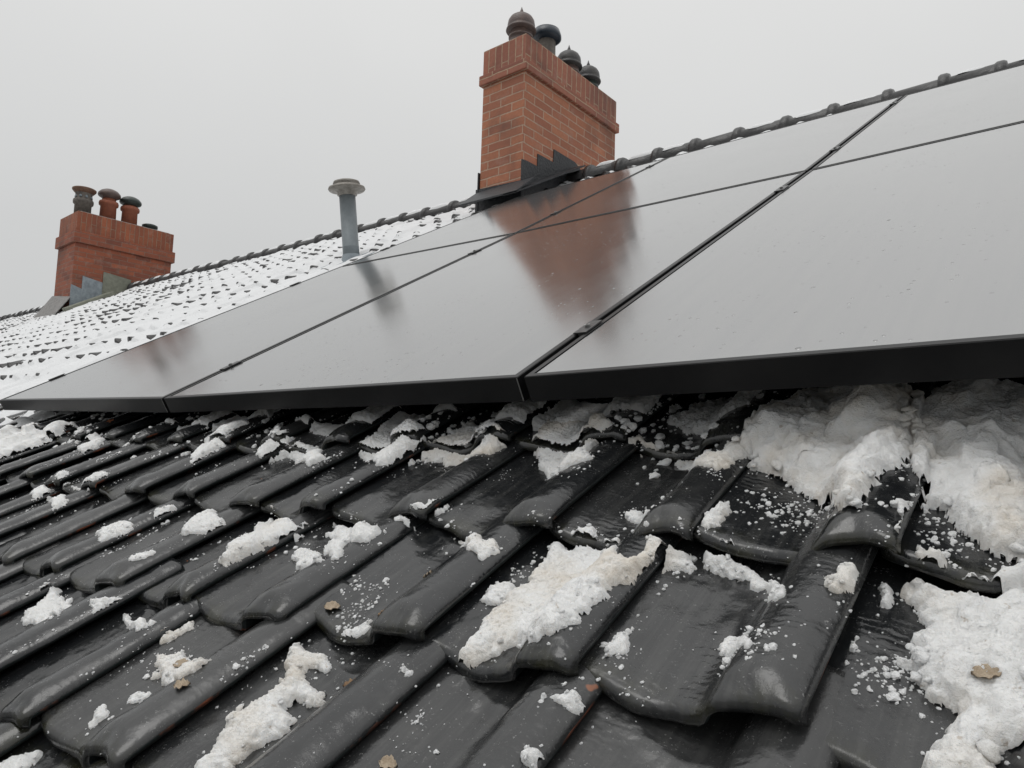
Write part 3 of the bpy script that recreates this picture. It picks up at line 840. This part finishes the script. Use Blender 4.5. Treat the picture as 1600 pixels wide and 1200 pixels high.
def snow_patch(key, label, thick, poly, mat, res=None, gran=1.0, nl=1.0):
    A = np.array(poly); lo, hi = A.min(0)-.015, A.max(0)+.015
    area = np.prod(hi-lo)
    if res is None: res = float(np.clip(math.sqrt(area/16000.), .0014, .004))
    us, vs = np.arange(lo[0], hi[0], res), np.arange(lo[1], hi[1], res)
    U, Vv = np.meshgrid(us, vs); P = np.stack([U.ravel(), Vv.ravel()], -1)
    sd = sum(map(ord, key))*7 % 991
    d = pip_dist(P, poly).reshape(U.shape)
    amp = min(.016, .25*math.sqrt(area))
    d = d + amp*(fbm(U*55, Vv*55, sd, 4, .62)-.5)*1.5 + .004*(fbm(U*260, Vv*260, sd+3, 2)-.5)
    inside = d > 0
    need = np.zeros_like(inside); need[:] = d > -3*res
    base = np.full(U.shape, np.nan)
    for j, i in zip(*np.nonzero(need)): base[j, i] = drop(U[j, i], Vv[j, i])
    b0 = base.copy(); m_ = need.astype(float); bs = np.where(need, base, 0)
    rad = max(1, int((.024 if thick > .02 else .010)/res)) if thick > .009 else 1
    for _ in range(2):                                   # snow bridges the hollows
        num, den = np.zeros_like(bs), np.zeros_like(bs)
        for ax in (0, 1):
            num, den = bs*m_, m_
            accn, accd = np.zeros_like(num), np.zeros_like(den)
            for s in range(-rad, rad+1):
                accn += np.roll(num, s, ax); accd += np.roll(den, s, ax)
            bs = np.where(need, accn/np.maximum(accd, 1e-6), 0)
    bs = np.minimum(bs, b0 + (.6*thick if thick <= .02 else .06))
    R = thick*1.3
    q = np.clip(d/R, 0, 1); prof = np.sqrt(np.maximum(q*(2-q), 0))
    big = fbm(U*24+sd, Vv*24, sd+1, 3); 
    wl_ = 1-np.clip(worley(U*58+big*2, Vv*58, sd+2), 0, 1); wl2 = 1-np.clip(worley(U*150+big*5, Vv*150, sd+4), 0, 1)
    f3 = fbm(U*330, Vv*330, sd+6, 3, .7)
    lm = np.clip((fbm(U*30+7, Vv*30, sd+21, 2)-.38)*4, 0, 1)
    t = thick*prof*(.30 + .95*big) + gran*prof*lm*.007*min(1, thick/.02)*(wl_-.45) + gran*prof*(.0028*(wl2-.45)*(.4+.6*lm) + .0062*(f3-.5)*(.35+.65*np.clip(fbm(U*40+3, Vv*40, sd+31, 2)*2-.3, 0, 1)) + .0022*(fbm(U*900, Vv*900, sd+8, 2)-.5))
    kk = np.clip(q*1.4, 0, 1)
    top = np.maximum(b0+.0006, b0*(1-kk)+np.maximum(b0, bs)*kk + np.maximum(t, .0004))
    tin = np.where(inside, top, -9.0)
    nb = tin.copy()
    for dj in (-1, 0, 1):
        for di in (-1, 0, 1): nb = np.maximum(nb, np.roll(np.roll(tin, dj, 0), di, 1))
    W = np.where(inside, top, np.maximum(b0-.003, nb-.006))
    ju = res*.9*(vnoise(U/res*.7, Vv/res*.7, 5)-.5); jv = res*.9*(vnoise(U/res*.7+9, Vv/res*.7, 8)-.5)
    over = .9*(thick*.35)*kk
    ou = over*(vnoise(U*70, Vv*70, sd+11)-.5); ov = over*(vnoise(U*70+31, Vv*70, sd+12)-.5)
    nu_ = len(us); ok = need & ~np.isnan(W)
    idx = np.arange(U.size).reshape(U.shape)
    anyin = inside[:-1, :-1] | inside[1:, :-1] | inside[:-1, 1:] | inside[1:, 1:]
    allok = ok[:-1, :-1] & ok[1:, :-1] & ok[:-1, 1:] & ok[1:, 1:]
    if True:                                             # snow breaks off where one tile steps down to the next
        H_, lim = (b0, max(.0032, 1.5*res)) if thick <= .02 else (W, max(.016, 4.5*res))
        st = np.stack([H_[:-1, :-1], H_[1:, :-1], H_[:-1, 1:], H_[1:, 1:]])
        bad = (np.nanmax(st, 0)-np.nanmin(st, 0)) > lim
        b2 = bad.copy()
        for dj in (-1, 0, 1):
            for di in (-1, 0, 1): b2 |= np.roll(np.roll(bad, dj, 0), di, 1)
        if thick > .02: b2 &= (d[:-1, :-1] < .018)
        allok &= ~b2
    keep = anyin & allok
    if key in ('C', 'D2'):                               # one connected piece only
        lab_ = np.where(keep, np.arange(1, keep.size+1).reshape(keep.shape), 0)
        for _ in range(600):
            nx = lab_.copy()
            for ax in (0, 1):
                for sh_ in (-1, 1): nx = np.maximum(nx, np.roll(lab_, sh_, ax))
            nx = np.where(keep, nx, 0)
            if (nx == lab_).all(): break
            lab_ = nx
        ids, ct = np.unique(lab_[lab_ > 0], return_counts=True)
        keep = lab_ == ids[ct.argmax()]
    qd = idx[:-1, :-1][keep]
    if len(qd) == 0: return None
    Fq = np.stack([qd, qd+1, qd+nu_+1, qd+nu_], -1)
    Pt = np.stack([U+ju+ou, Vv+jv+ov, W], -1).reshape(-1, 3)
    tris = [np.concatenate([Fq[:, [0, 1, 2]], Fq[:, [0, 2, 3]]])]
    used = np.unique(tris[0]); rm = np.full(U.size, -1); rm[used] = np.arange(len(used))
    Vall = [Pt[used]]; Fall = [rm[tris[0]]]; n = len(used)
    # loose lumps on and around it
    on = np.zeros(U.size, bool); on[used] = True
    cand = np.nonzero(((d > .0005) & (d < .008)).ravel() & on)[0]
    g = np.random.default_rng(sd)
    cnt = int(nl*min(26, 3 + area*500))
    if len(cand):
        for ci in g.choice(cand, cnt):
            r = float(np.clip(thick*g.uniform(.06, .22), .0012, .006))
            z = W.ravel()[ci] + r*.15
            V, F = lump((P[ci, 0], P[ci, 1], z), r, 2 if r > .006 else 1, int(g.integers(1e6)))
            Vall.append(V); Fall.append(F+n); n += len(V)
    o = mesh_obj('snow_patch' if thick < .035 else 'snow_pile', to_world(np.concatenate(Vall)), np.concatenate(Fall), mat)
    tag(o, label, 'snow', 'snow left lying on the cleared tiles')
    return o

# key: (label, thickness, dirty?, outline on the roof (u, v) in metres)
SNOW_TABLE = {
'A': ('thick heap of crumbly snow pushed under the nearest solar panel, over a bare wet tile', 0.042, 1, [(-0.352,0.762),(-0.346,0.808),(-0.343,0.875),(-0.323,0.947),(-0.258,0.99),(-0.176,0.882),(-0.152,0.738),(-0.161,0.702),(-0.171,0.664),(-0.177,0.602),(-0.194,0.609),(-0.232,0.681),(-0.265,0.703),(-0.3,0.724),(-0.321,0.727),(-0.331,0.745)]),
'B': ('dirty beige snow heap under the panel at the right edge of the picture', 0.046, 1, [(-0.153,0.734),(-0.169,0.859),(-0.13,0.955),(-0.047,0.961),(-0.037,0.612),(-0.057,0.61),(-0.073,0.617),(-0.091,0.639),(-0.105,0.655),(-0.123,0.673),(-0.135,0.664),(-0.141,0.698)]),
'C': ('narrow soiled snow tongue filling the gap between two tiles below the heap at right', 0.016, 1, [(-0.15,0.631),(-0.135,0.648),(-0.136,0.634),(-0.136,0.584),(-0.142,0.569),(-0.149,0.568),(-0.142,0.581),(-0.14,0.61)]),
'D': ('largest snow mass, lumpy and stained, covering the tiles at lower right', 0.03, 1, [(-0.141,0.57),(-0.122,0.58),(-0.125,0.59),(-0.117,0.603),(-0.103,0.585),(-0.105,0.576),(-0.076,0.583),(-0.05,0.604),(-0.037,0.603),(-0.031,0.4),(-0.053,0.415),(-0.06,0.409),(-0.054,0.372),(-0.089,0.363),(-0.097,0.403),(-0.088,0.42),(-0.083,0.436),(-0.1,0.44),(-0.122,0.473),(-0.117,0.496),(-0.112,0.523),(-0.123,0.54),(-0.131,0.559),(-0.139,0.566)]),
'D2': ('upright snow streak on the tile roll beside the big lower right mass', 0.012, 0, [(-0.15,0.569),(-0.143,0.569),(-0.143,0.566),(-0.145,0.538),(-0.152,0.54),(-0.155,0.57)]),
'D3': ('small snow plug stuck in the joint right of the large wet foreground tile', 0.008, 0, [(-0.162,0.488),(-0.156,0.492),(-0.155,0.47),(-0.161,0.47)]),
'E': ('single soiled snow lump on the head of the large wet tile roll', 0.014, 1, [(-0.183,0.512),(-0.182,0.539),(-0.171,0.557),(-0.165,0.552),(-0.163,0.535),(-0.17,0.508),(-0.176,0.504)]),
'F': ('sausage shaped row of snow lumps below a curled tile nose, centre right', 0.014, 0, [(-0.328,0.57),(-0.303,0.564),(-0.292,0.564),(-0.274,0.566),(-0.26,0.558),(-0.25,0.546),(-0.256,0.533),(-0.277,0.542),(-0.289,0.55),(-0.302,0.551),(-0.316,0.553)]),
'F2': ('small snow lump just right of the sausage shaped row of lumps', 0.009, 0, [(-0.248,0.541),(-0.217,0.505),(-0.214,0.486),(-0.225,0.495)]),
'G': ('long white snow slab running down a tile trough in the middle of the foreground', 0.0145, 1, [(-0.511,0.545),(-0.499,0.555),(-0.487,0.552),(-0.476,0.563),(-0.467,0.577),(-0.448,0.565),(-0.425,0.562),(-0.389,0.514),(-0.37,0.501),(-0.366,0.518),(-0.369,0.547),(-0.358,0.558),(-0.342,0.559),(-0.328,0.571),(-0.329,0.567),(-0.333,0.561),(-0.321,0.542),(-0.324,0.534),(-0.343,0.535),(-0.353,0.512),(-0.356,0.481),(-0.366,0.451),(-0.37,0.418),(-0.371,0.392),(-0.38,0.374),(-0.399,0.367),(-0.444,0.383),(-0.459,0.37),(-0.469,0.345),(-0.493,0.345),(-0.49,0.354),(-0.49,0.379),(-0.494,0.407),(-0.49,0.43),(-0.495,0.451),(-0.492,0.478),(-0.497,0.51),(-0.506,0.536)]),
'G2': ('ragged snow bit left of the upper part of the long central slab', 0.009, 0, [(-0.521,0.428),(-0.523,0.448),(-0.512,0.475),(-0.496,0.467),(-0.5,0.445),(-0.505,0.421)]),
'H': ('thin snow strip wedged along the joint left of the large wet foreground tile', 0.007, 0, [(-0.337,0.436),(-0.34,0.413),(-0.345,0.387),(-0.35,0.359),(-0.344,0.363),(-0.337,0.382),(-0.332,0.412)]),
'I': ('small oval white snow patch on the pan of the large wet foreground tile', 0.007, 0, [(-0.26,0.433),(-0.256,0.452),(-0.242,0.457),(-0.216,0.425),(-0.213,0.414),(-0.227,0.412)]),
'J': ('tiny wedge of snow on the left side of the large wet foreground tile', 0.003, 0, [(-0.334,0.387),(-0.334,0.402),(-0.327,0.406),(-0.328,0.394)]),
'K': ('grey triangle of snow caught under the lower left corner of the large wet tile', 0.009, 0, [(-0.361,0.324),(-0.347,0.341),(-0.35,0.351),(-0.338,0.342),(-0.333,0.334),(-0.337,0.323)]),
'Lmp': ('round snow ball resting in the red edged joint at the bottom centre', 0.011, 0, [(-0.341,0.265),(-0.342,0.273),(-0.338,0.277),(-0.333,0.276),(-0.332,0.269),(-0.335,0.263)]),
'M': ('broken snow heap under the seam between the two nearest lower panels', 0.016, 1, [(-0.653,0.734),(-0.68,0.763),(-0.693,0.83),(-0.67,0.882),(-0.538,0.784),(-0.557,0.769),(-0.558,0.742),(-0.531,0.699),(-0.537,0.677),(-0.553,0.66)]),
'N': ('slanting snow lump in the joint between two tile noses, right of the centre', 0.011, 1, [(-0.329,0.582),(-0.324,0.622),(-0.319,0.633),(-0.313,0.604),(-0.318,0.58)]),
'O': ('flat snow bit on a black tile above the long central slab', 0.006, 0, [(-0.443,0.617),(-0.435,0.636),(-0.385,0.587),(-0.382,0.57),(-0.424,0.605)]),
'Pq': ('snow rim following the curved tile nose in the shade below the nearest panel', 0.008, 1, [(-0.52,0.761),(-0.504,0.793),(-0.481,0.784),(-0.451,0.778),(-0.414,0.774),(-0.365,0.734),(-0.361,0.78),(-0.341,0.774),(-0.329,0.74),(-0.334,0.715),(-0.346,0.687),(-0.367,0.69),(-0.451,0.773),(-0.487,0.773),(-0.5,0.765),(-0.501,0.77)]),
'a': ('long cream snow slab lying in a trough left of the centre', 0.0125, 1, [(-0.953,0.362),(-0.953,0.379),(-1.063,0.438),(-1.06,0.471),(-1.076,0.495),(-1.055,0.517),(-0.935,0.488),(-0.933,0.501),(-0.929,0.495),(-0.929,0.463),(-0.93,0.432),(-0.933,0.403),(-0.934,0.364)]),
'b': ('smooth white snow wedge beside a round ball, left of the centre', 0.013, 0, [(-0.884,0.437),(-0.896,0.453),(-0.883,0.465),(-0.856,0.46),(-0.763,0.406),(-0.856,0.432),(-0.86,0.421)]),
'b2': ('round white snow ball beside a smooth wedge, left of the centre', 0.014, 0, [(-0.856,0.468),(-0.863,0.489),(-0.766,0.446),(-0.751,0.43),(-0.759,0.419)]),
'c': ('white snow lumps above the smooth wedge and ball, by a chipped red roll end', 0.0126, 0, [(-0.885,0.499),(-0.908,0.528),(-0.876,0.531),(-0.861,0.533),(-0.766,0.501),(-0.749,0.5),(-0.752,0.466),(-0.775,0.463),(-0.86,0.491)]),
'd': ('grainy snow ledge at the top of the highest long roll in the middle', 0.008, 0, [(-0.752,0.535),(-0.705,0.546),(-0.701,0.578),(-0.696,0.569),(-0.702,0.539),(-0.742,0.535)]),
'e': ('fluffy snow patch below a tile nose, just left of the long cream slab', 0.011, 0, [(-1.117,0.4),(-1.252,0.473),(-1.251,0.499),(-1.104,0.462),(-1.101,0.431),(-1.113,0.419)]),
'f': ('thin flat snow patch in a trough in the left part, above a long roll', 0.006, 0, [(-1.463,0.39),(-1.46,0.418),(-1.314,0.405),(-1.315,0.373),(-1.317,0.35)]),
'g': ('small snow patch under a tile nose, left of the fluffy patch', 0.008, 0, [(-1.312,0.43),(-1.326,0.461),(-1.317,0.491),(-1.311,0.496),(-1.311,0.46)]),
'h': ('pointed bit of snow between two tile noses near the left side', 0.007, 0, [(-1.693,0.401),(-1.88,0.461),(-1.86,0.468),(-1.69,0.429)]),
'i': ('snow lump between tile rolls near the left edge of the picture', 0.01, 0, [(-1.893,0.423),(-2.012,0.47),(-1.916,0.467),(-1.88,0.452),(-1.881,0.425)]),
'i2': ('thin snow streak on a tile roll near the left edge, above a snow lump', 0.005, 0, [(-2.03,0.495),(-1.904,0.489),(-1.855,0.506),(-1.855,0.482)]),
'j': ('ragged white snow tongue below two tile noses at the left', 0.011, 0, [(-1.248,0.194),(-1.271,0.218),(-1.291,0.247),(-1.286,0.262),(-1.259,0.25),(-1.226,0.248),(-1.101,0.205)]),
'k': ('dense snow block on a roll end below a chipped tile corner at left', 0.012, 0, [(-1.07,0.231),(-1.095,0.245),(-1.085,0.261),(-1.07,0.278),(-1.069,0.275),(-1.069,0.252)]),
'k2': ('greyish snow triangle in the pan right of the dense block at left', 0.007, 0, [(-1.066,0.264),(-0.932,0.253),(-0.931,0.232)]),
'l': ('rounded snow lump with a beige broken slab beside it, lower left', 0.012, 1, [(-0.875,0.218),(-0.887,0.235),(-0.868,0.244),(-0.849,0.245),(-0.748,0.229),(-0.743,0.214),(-0.755,0.198),(-0.853,0.21)]),
'm': ('small forked snow patch above the red edged joint at lower left', 0.007, 0, [(-0.846,0.128),(-0.852,0.14),(-0.868,0.145),(-0.858,0.154),(-0.837,0.15),(-0.842,0.14)]),
'n': ('long lumpy snow ridge running down a trough at the bottom left of centre', 0.015, 1, [(-0.654,0.155),(-0.658,0.173),(-0.665,0.191),(-0.677,0.206),(-0.676,0.22),(-0.672,0.244),(-0.672,0.259),(-0.681,0.27),(-0.694,0.284),(-0.705,0.296),(-0.705,0.31),(-0.678,0.311),(-0.635,0.301),(-0.643,0.29),(-0.671,0.292),(-0.663,0.281),(-0.628,0.274),(-0.61,0.264),(-0.626,0.255),(-0.637,0.244),(-0.615,0.236),(-0.611,0.219),(-0.617,0.194),(-0.624,0.171),(-0.63,0.149),(-0.642,0.143)]),
'o': ('feathery snow patch in the bottom left corner', 0.008, 0, [(-0.914,0.054),(-0.909,0.07),(-0.888,0.087),(-0.879,0.065),(-0.897,0.042)]),
'p': ('flat cream snow flake tucked under a tile nose in the middle', 0.007, 1, [(-0.669,0.542),(-0.636,0.541),(-0.562,0.497),(-0.551,0.513),(-0.541,0.499),(-0.539,0.472),(-0.542,0.459),(-0.644,0.531)]),
'rr': ('small dirty snow streak above a tile nose, left of the long central slab', 0.005, 1, [(-0.657,0.333),(-0.654,0.342),(-0.633,0.363),(-0.625,0.347),(-0.641,0.336)]),
't': ('snow crust packed at a tile corner left of the large wet tile', 0.007, 0, [(-0.545,0.304),(-0.528,0.313),(-0.514,0.316),(-0.513,0.305)]),
'w': ('faint snow smear on a tile trough at the lower left', 0.003, 0, [(-0.839,0.168),(-0.845,0.178),(-0.832,0.19),(-0.828,0.179)]),
'x': ('snow crumbs packed against a tile nose above the rounded lump at lower left', 0.007, 1, [(-0.908,0.243),(-0.91,0.273),(-0.91,0.29),(-0.894,0.282),(-0.897,0.256)]),
'y': ('thin snow smear on a trough in the left part, below the fluffy patch', 0.003, 0, [(-1.124,0.32),(-1.134,0.336),(-1.113,0.358),(-1.112,0.334)]),
'u1': ('shaded snow streak under the panel seam at the left of the picture', 0.01, 0, [(-1.472,0.611),(-1.637,0.73),(-1.677,0.835),(-1.493,0.77),(-1.481,0.686),(-1.465,0.612)]),
'u2': ('shaded snow wedge under the middle lower panel, left half', 0.01, 0, [(-1.291,0.652),(-1.346,0.71),(-1.297,0.742),(-1.271,0.718),(-1.286,0.665)]),
'u3': ('pale snow tuft below the middle lower panel, right of a shaded wedge', 0.01, 0, [(-1.277,0.71),(-1.251,0.739),(-1.084,0.671),(-1.082,0.627)]),
'u4': ('broad shaded snow patch under the centre of the middle lower panel', 0.011, 0, [(-1.071,0.726),(-1.058,0.791),(-0.921,0.771),(-0.904,0.751),(-0.907,0.678),(-0.916,0.649)]),
'u5': ('crusty snow band under the right half of the middle lower panel', 0.0115, 1, [(-0.906,0.735),(-0.878,0.782),(-0.888,0.856),(-0.718,0.755),(-0.717,0.705),(-0.854,0.728),(-0.897,0.726)]),
'u6': ('half shaded snow block under the lower left panel', 0.012, 0, [(-2.241,0.653),(-2.243,0.721),(-2.072,0.68),(-2.046,0.632),(-2.046,0.601)]),
'u7': ('bright snow field edge below the lower left corner of the panels', 0.024, 0, [(-3.007,0.629),(-3.01,0.694),(-2.631,0.704),(-2.439,0.745),(-2.437,0.655),(-2.43,0.572),(-2.429,0.521),(-2.431,0.478)]),
'u8': ('small snow scatter on tiles below the lower left panel', 0.006, 0, [(-1.821,0.487),(-1.719,0.498),(-1.675,0.526),(-1.668,0.517),(-1.677,0.477)]),
'v1': ('dim band of snow deep in the shade beneath the seam of the two nearest panels', .016, 0, [(-.90,.80),(-.80,.86),(-.72,.93),(-.60,.95),(-.50,.92),(-.52,.84),(-.62,.82),(-.75,.80)]),
'v2': ('shaded snow block hard against the left flank of the thick heap under the nearest panel', .020, 0, [(-.50,.86),(-.42,.83),(-.37,.87),(-.37,.95),(-.46,.98)]),
'v3': ('dim strip of snow deep under the middle lower panel', .014, 0, [(-1.35,.80),(-1.2,.84),(-1.0,.90),(-.92,.86),(-1.05,.80),(-1.2,.775)]),
'v4': ('dim strip of snow deep under the seam of the middle and left lower panels', .013, 0, [(-1.9,.775),(-1.75,.84),(-1.5,.88),(-1.48,.82),(-1.7,.76)]),
}
outlines = []
for key, (lab, th, dirty, poly) in SNOW_TABLE.items():
    snow_patch(key, lab, th, poly, DIRTY if dirty else SNOW)
    outlines.append((np.array(poly), th))

# loose crumbs everywhere: nobody could count them
g = np.random.default_rng(3)
pts = []
for A, th in outlines:
    per = np.linalg.norm(np.roll(A, -1, 0)-A, axis=1).sum()
    for _ in range(int(per*95)):
        i = g.integers(len(A)); f = g.uniform(); p = A[i]*(1-f)+A[(i+1) % len(A)]*f
        s = abs(g.normal(0, .011)) + .001
        c = A.mean(0); dv = (p-c)/max(np.linalg.norm(p-c), 1e-6)
        q = p + dv*s + g.normal(0, .005, 2)
        pts.append((q[0], q[1], float(np.clip(.0006*math.exp(abs(g.normal(0, .55))), .0004, .003))))
for k in range(-2, 17):                                   # along the joints between the tiles
    for c in range(0, 4):
        if g.uniform() < .25: continue
        a0, a1 = sorted(g.uniform(0, 1, 2))
        for _ in range(int(120*(a1-a0)*g.uniform(.3, 1))):
            v = v_nose(c, UK[k]) + GAUGE*(a0+(a1-a0)*g.uniform())
            pts.append((UK[k]+.006+g.normal(0, .0028), v, float(np.clip(.0007*math.exp(abs(g.normal(0, .55))), .0005, .0032))))
for _ in range(46):                                       # dusty clusters
    cu, cv = g.uniform(-2.2, 0), g.uniform(.12, .80)
    sp = g.uniform(.006, .022)
    for _ in range(int(g.uniform(5, 26))):
        pts.append((cu+g.normal(0, sp), cv+g.normal(0, sp), float(np.clip(.0005*math.exp(abs(g.normal(0, .5))), .0004, .002))))
for cu, cv, sp, n_ in ((-.27, .66, .022, 110), (-.235, .635, .016, 70), (-.22, .42, .014, 60), (-.12, .47, .016, 110), (-.11, .62, .02, 90), (-.13, .45, .012, 60), (-.68, .40, .018, 60), (-.42, .62, .02, 50), (-.67, .37, .012, 50), (-.20, .70, .03, 90)):
    for _ in range(n_):
        pts.append((cu+g.normal(0, sp), cv+g.normal(0, sp), float(np.clip(.0006*math.exp(abs(g.normal(0, .65))), .0004, .003))))
for _ in range(75):
    cu = g.uniform(-2.7, -.35); cv = g.uniform(.70, .98) + .02*(cu+.3); sp = g.uniform(.008, .03)
    for _ in range(int(g.uniform(4, 22))):
        pts.append((cu+g.normal(0, sp), cv+g.normal(0, sp*1.3), float(np.clip(.0018*math.exp(abs(g.normal(0, .75))), .001, .006))))
Vall, Fall, n = [], [], 0
for i, (u, v, r) in enumerate(pts):
    V, F = lump((u, v, drop(u, v)+r*.2), r*1.25, 2 if r > .0035 else 1 if r > .0011 else 0, i, .62)
    Vall.append(V); Fall.append(F+n); n += len(V)
o = mesh_obj('snow_crumbs', to_world(np.concatenate(Vall)), np.concatenate(Fall), SNOW, smooth=False); o['kind'] = 'stuff'
tag(o, 'loose crumbs of snow scattered over the black tiles', 'snow')

# dead leaves and scraps
def leaf(u, v, ln, wd, ang, mat, label, lift=.002, curl=.25):
    n, m_ = 12, 6; V, F = [], []
    for layer in (0, 1):
        for i in range(n+1):
            a = i/n
            half = wd*math.sin(math.pi*a**.8)*(1+.18*math.sin(a*23+u*90))
            for j in range(m_+1):
                b = j/m_*2-1
                x, y = (a-.5)*ln, b*half
                z = lift + curl*ln*((a-.5)**2) + .35*abs(y) + .0012*math.sin(a*19+b*5) - layer*.0007
                V.append((x, y, z))
    k = (n+1)*(m_+1)
    for i in range(n):
        for j in range(m_):
            q = i*(m_+1)+j
            F.append((q, q+m_+1, q+m_+2, q+1)); F.append((k+q, k+q+1, k+q+m_+2, k+q+m_+1))
    c, s = math.cos(ang), math.sin(ang)
    eps = .012
    h0 = max(drop(u+dx, v+dy) for dx in (-eps, 0, eps) for dy in (-eps, 0, eps)) if lift > .006 else drop(u, v)
    hu = (drop(u+eps, v)-drop(u-eps, v))/(2*eps); hv = (drop(u, v+eps)-drop(u, v-eps))/(2*eps)
    hu, hv = max(-.6, min(.6, hu)), max(-.6, min(.6, hv))
    P = []
    for x, y, z in V:
        X, Y = x*c-y*s, x*s+y*c
        P.append((u+X, v+Y, h0 + hu*X + hv*Y + z))
    tag(mesh_obj('dead_leaf', to_world(np.array(P)), F, mat), label, 'leaf', 'dead leaves on the tiles')
leaf(-.698, .362, 0.0198, 0.0073, .5, LEAFP, 'pale crumpled leaf on a tile pan left of the long central snow slab')
leaf(-.602, .362, 0.0132, 0.0046, 1.2, LEAFM, 'small rust brown leaf scrap at a tile roll nose in the foreground')
leaf(-.604, .297, 0.0172, 0.0053, .9, LEAFM, 'curled brown leaf under a tile nose beside the long lumpy snow ridge')
leaf(-.066, .462, 0.0198, 0.0079, .2, LEAFP, 'tan leaf lying on the large snow mass at lower right', .020)
leaf(-1.166, .166, 0.0297, 0.0092, .6, LEAFP, 'pale leaf with snow on a tile roll at the left edge')
leaf(-.732, .196, 0.0172, 0.0066, .7, LEAFP, 'pale leaf beside the red edged joint at the bottom left')
leaf(-.599, .432, 0.0119, 0.0040, .8, LEAFP, 'small beige leaf scrap in the wet trough in the middle')
leaf(-.471, .232, 0.0172, 0.0066, .3, LEAFP, 'pale leaf at the bottom edge, left of the snow ball')
leaf(-.83, .232, 0.0198, 0.0073, .6, LEAFP, 'beige flat leaf beside the rounded snow lump at lower left', .008)
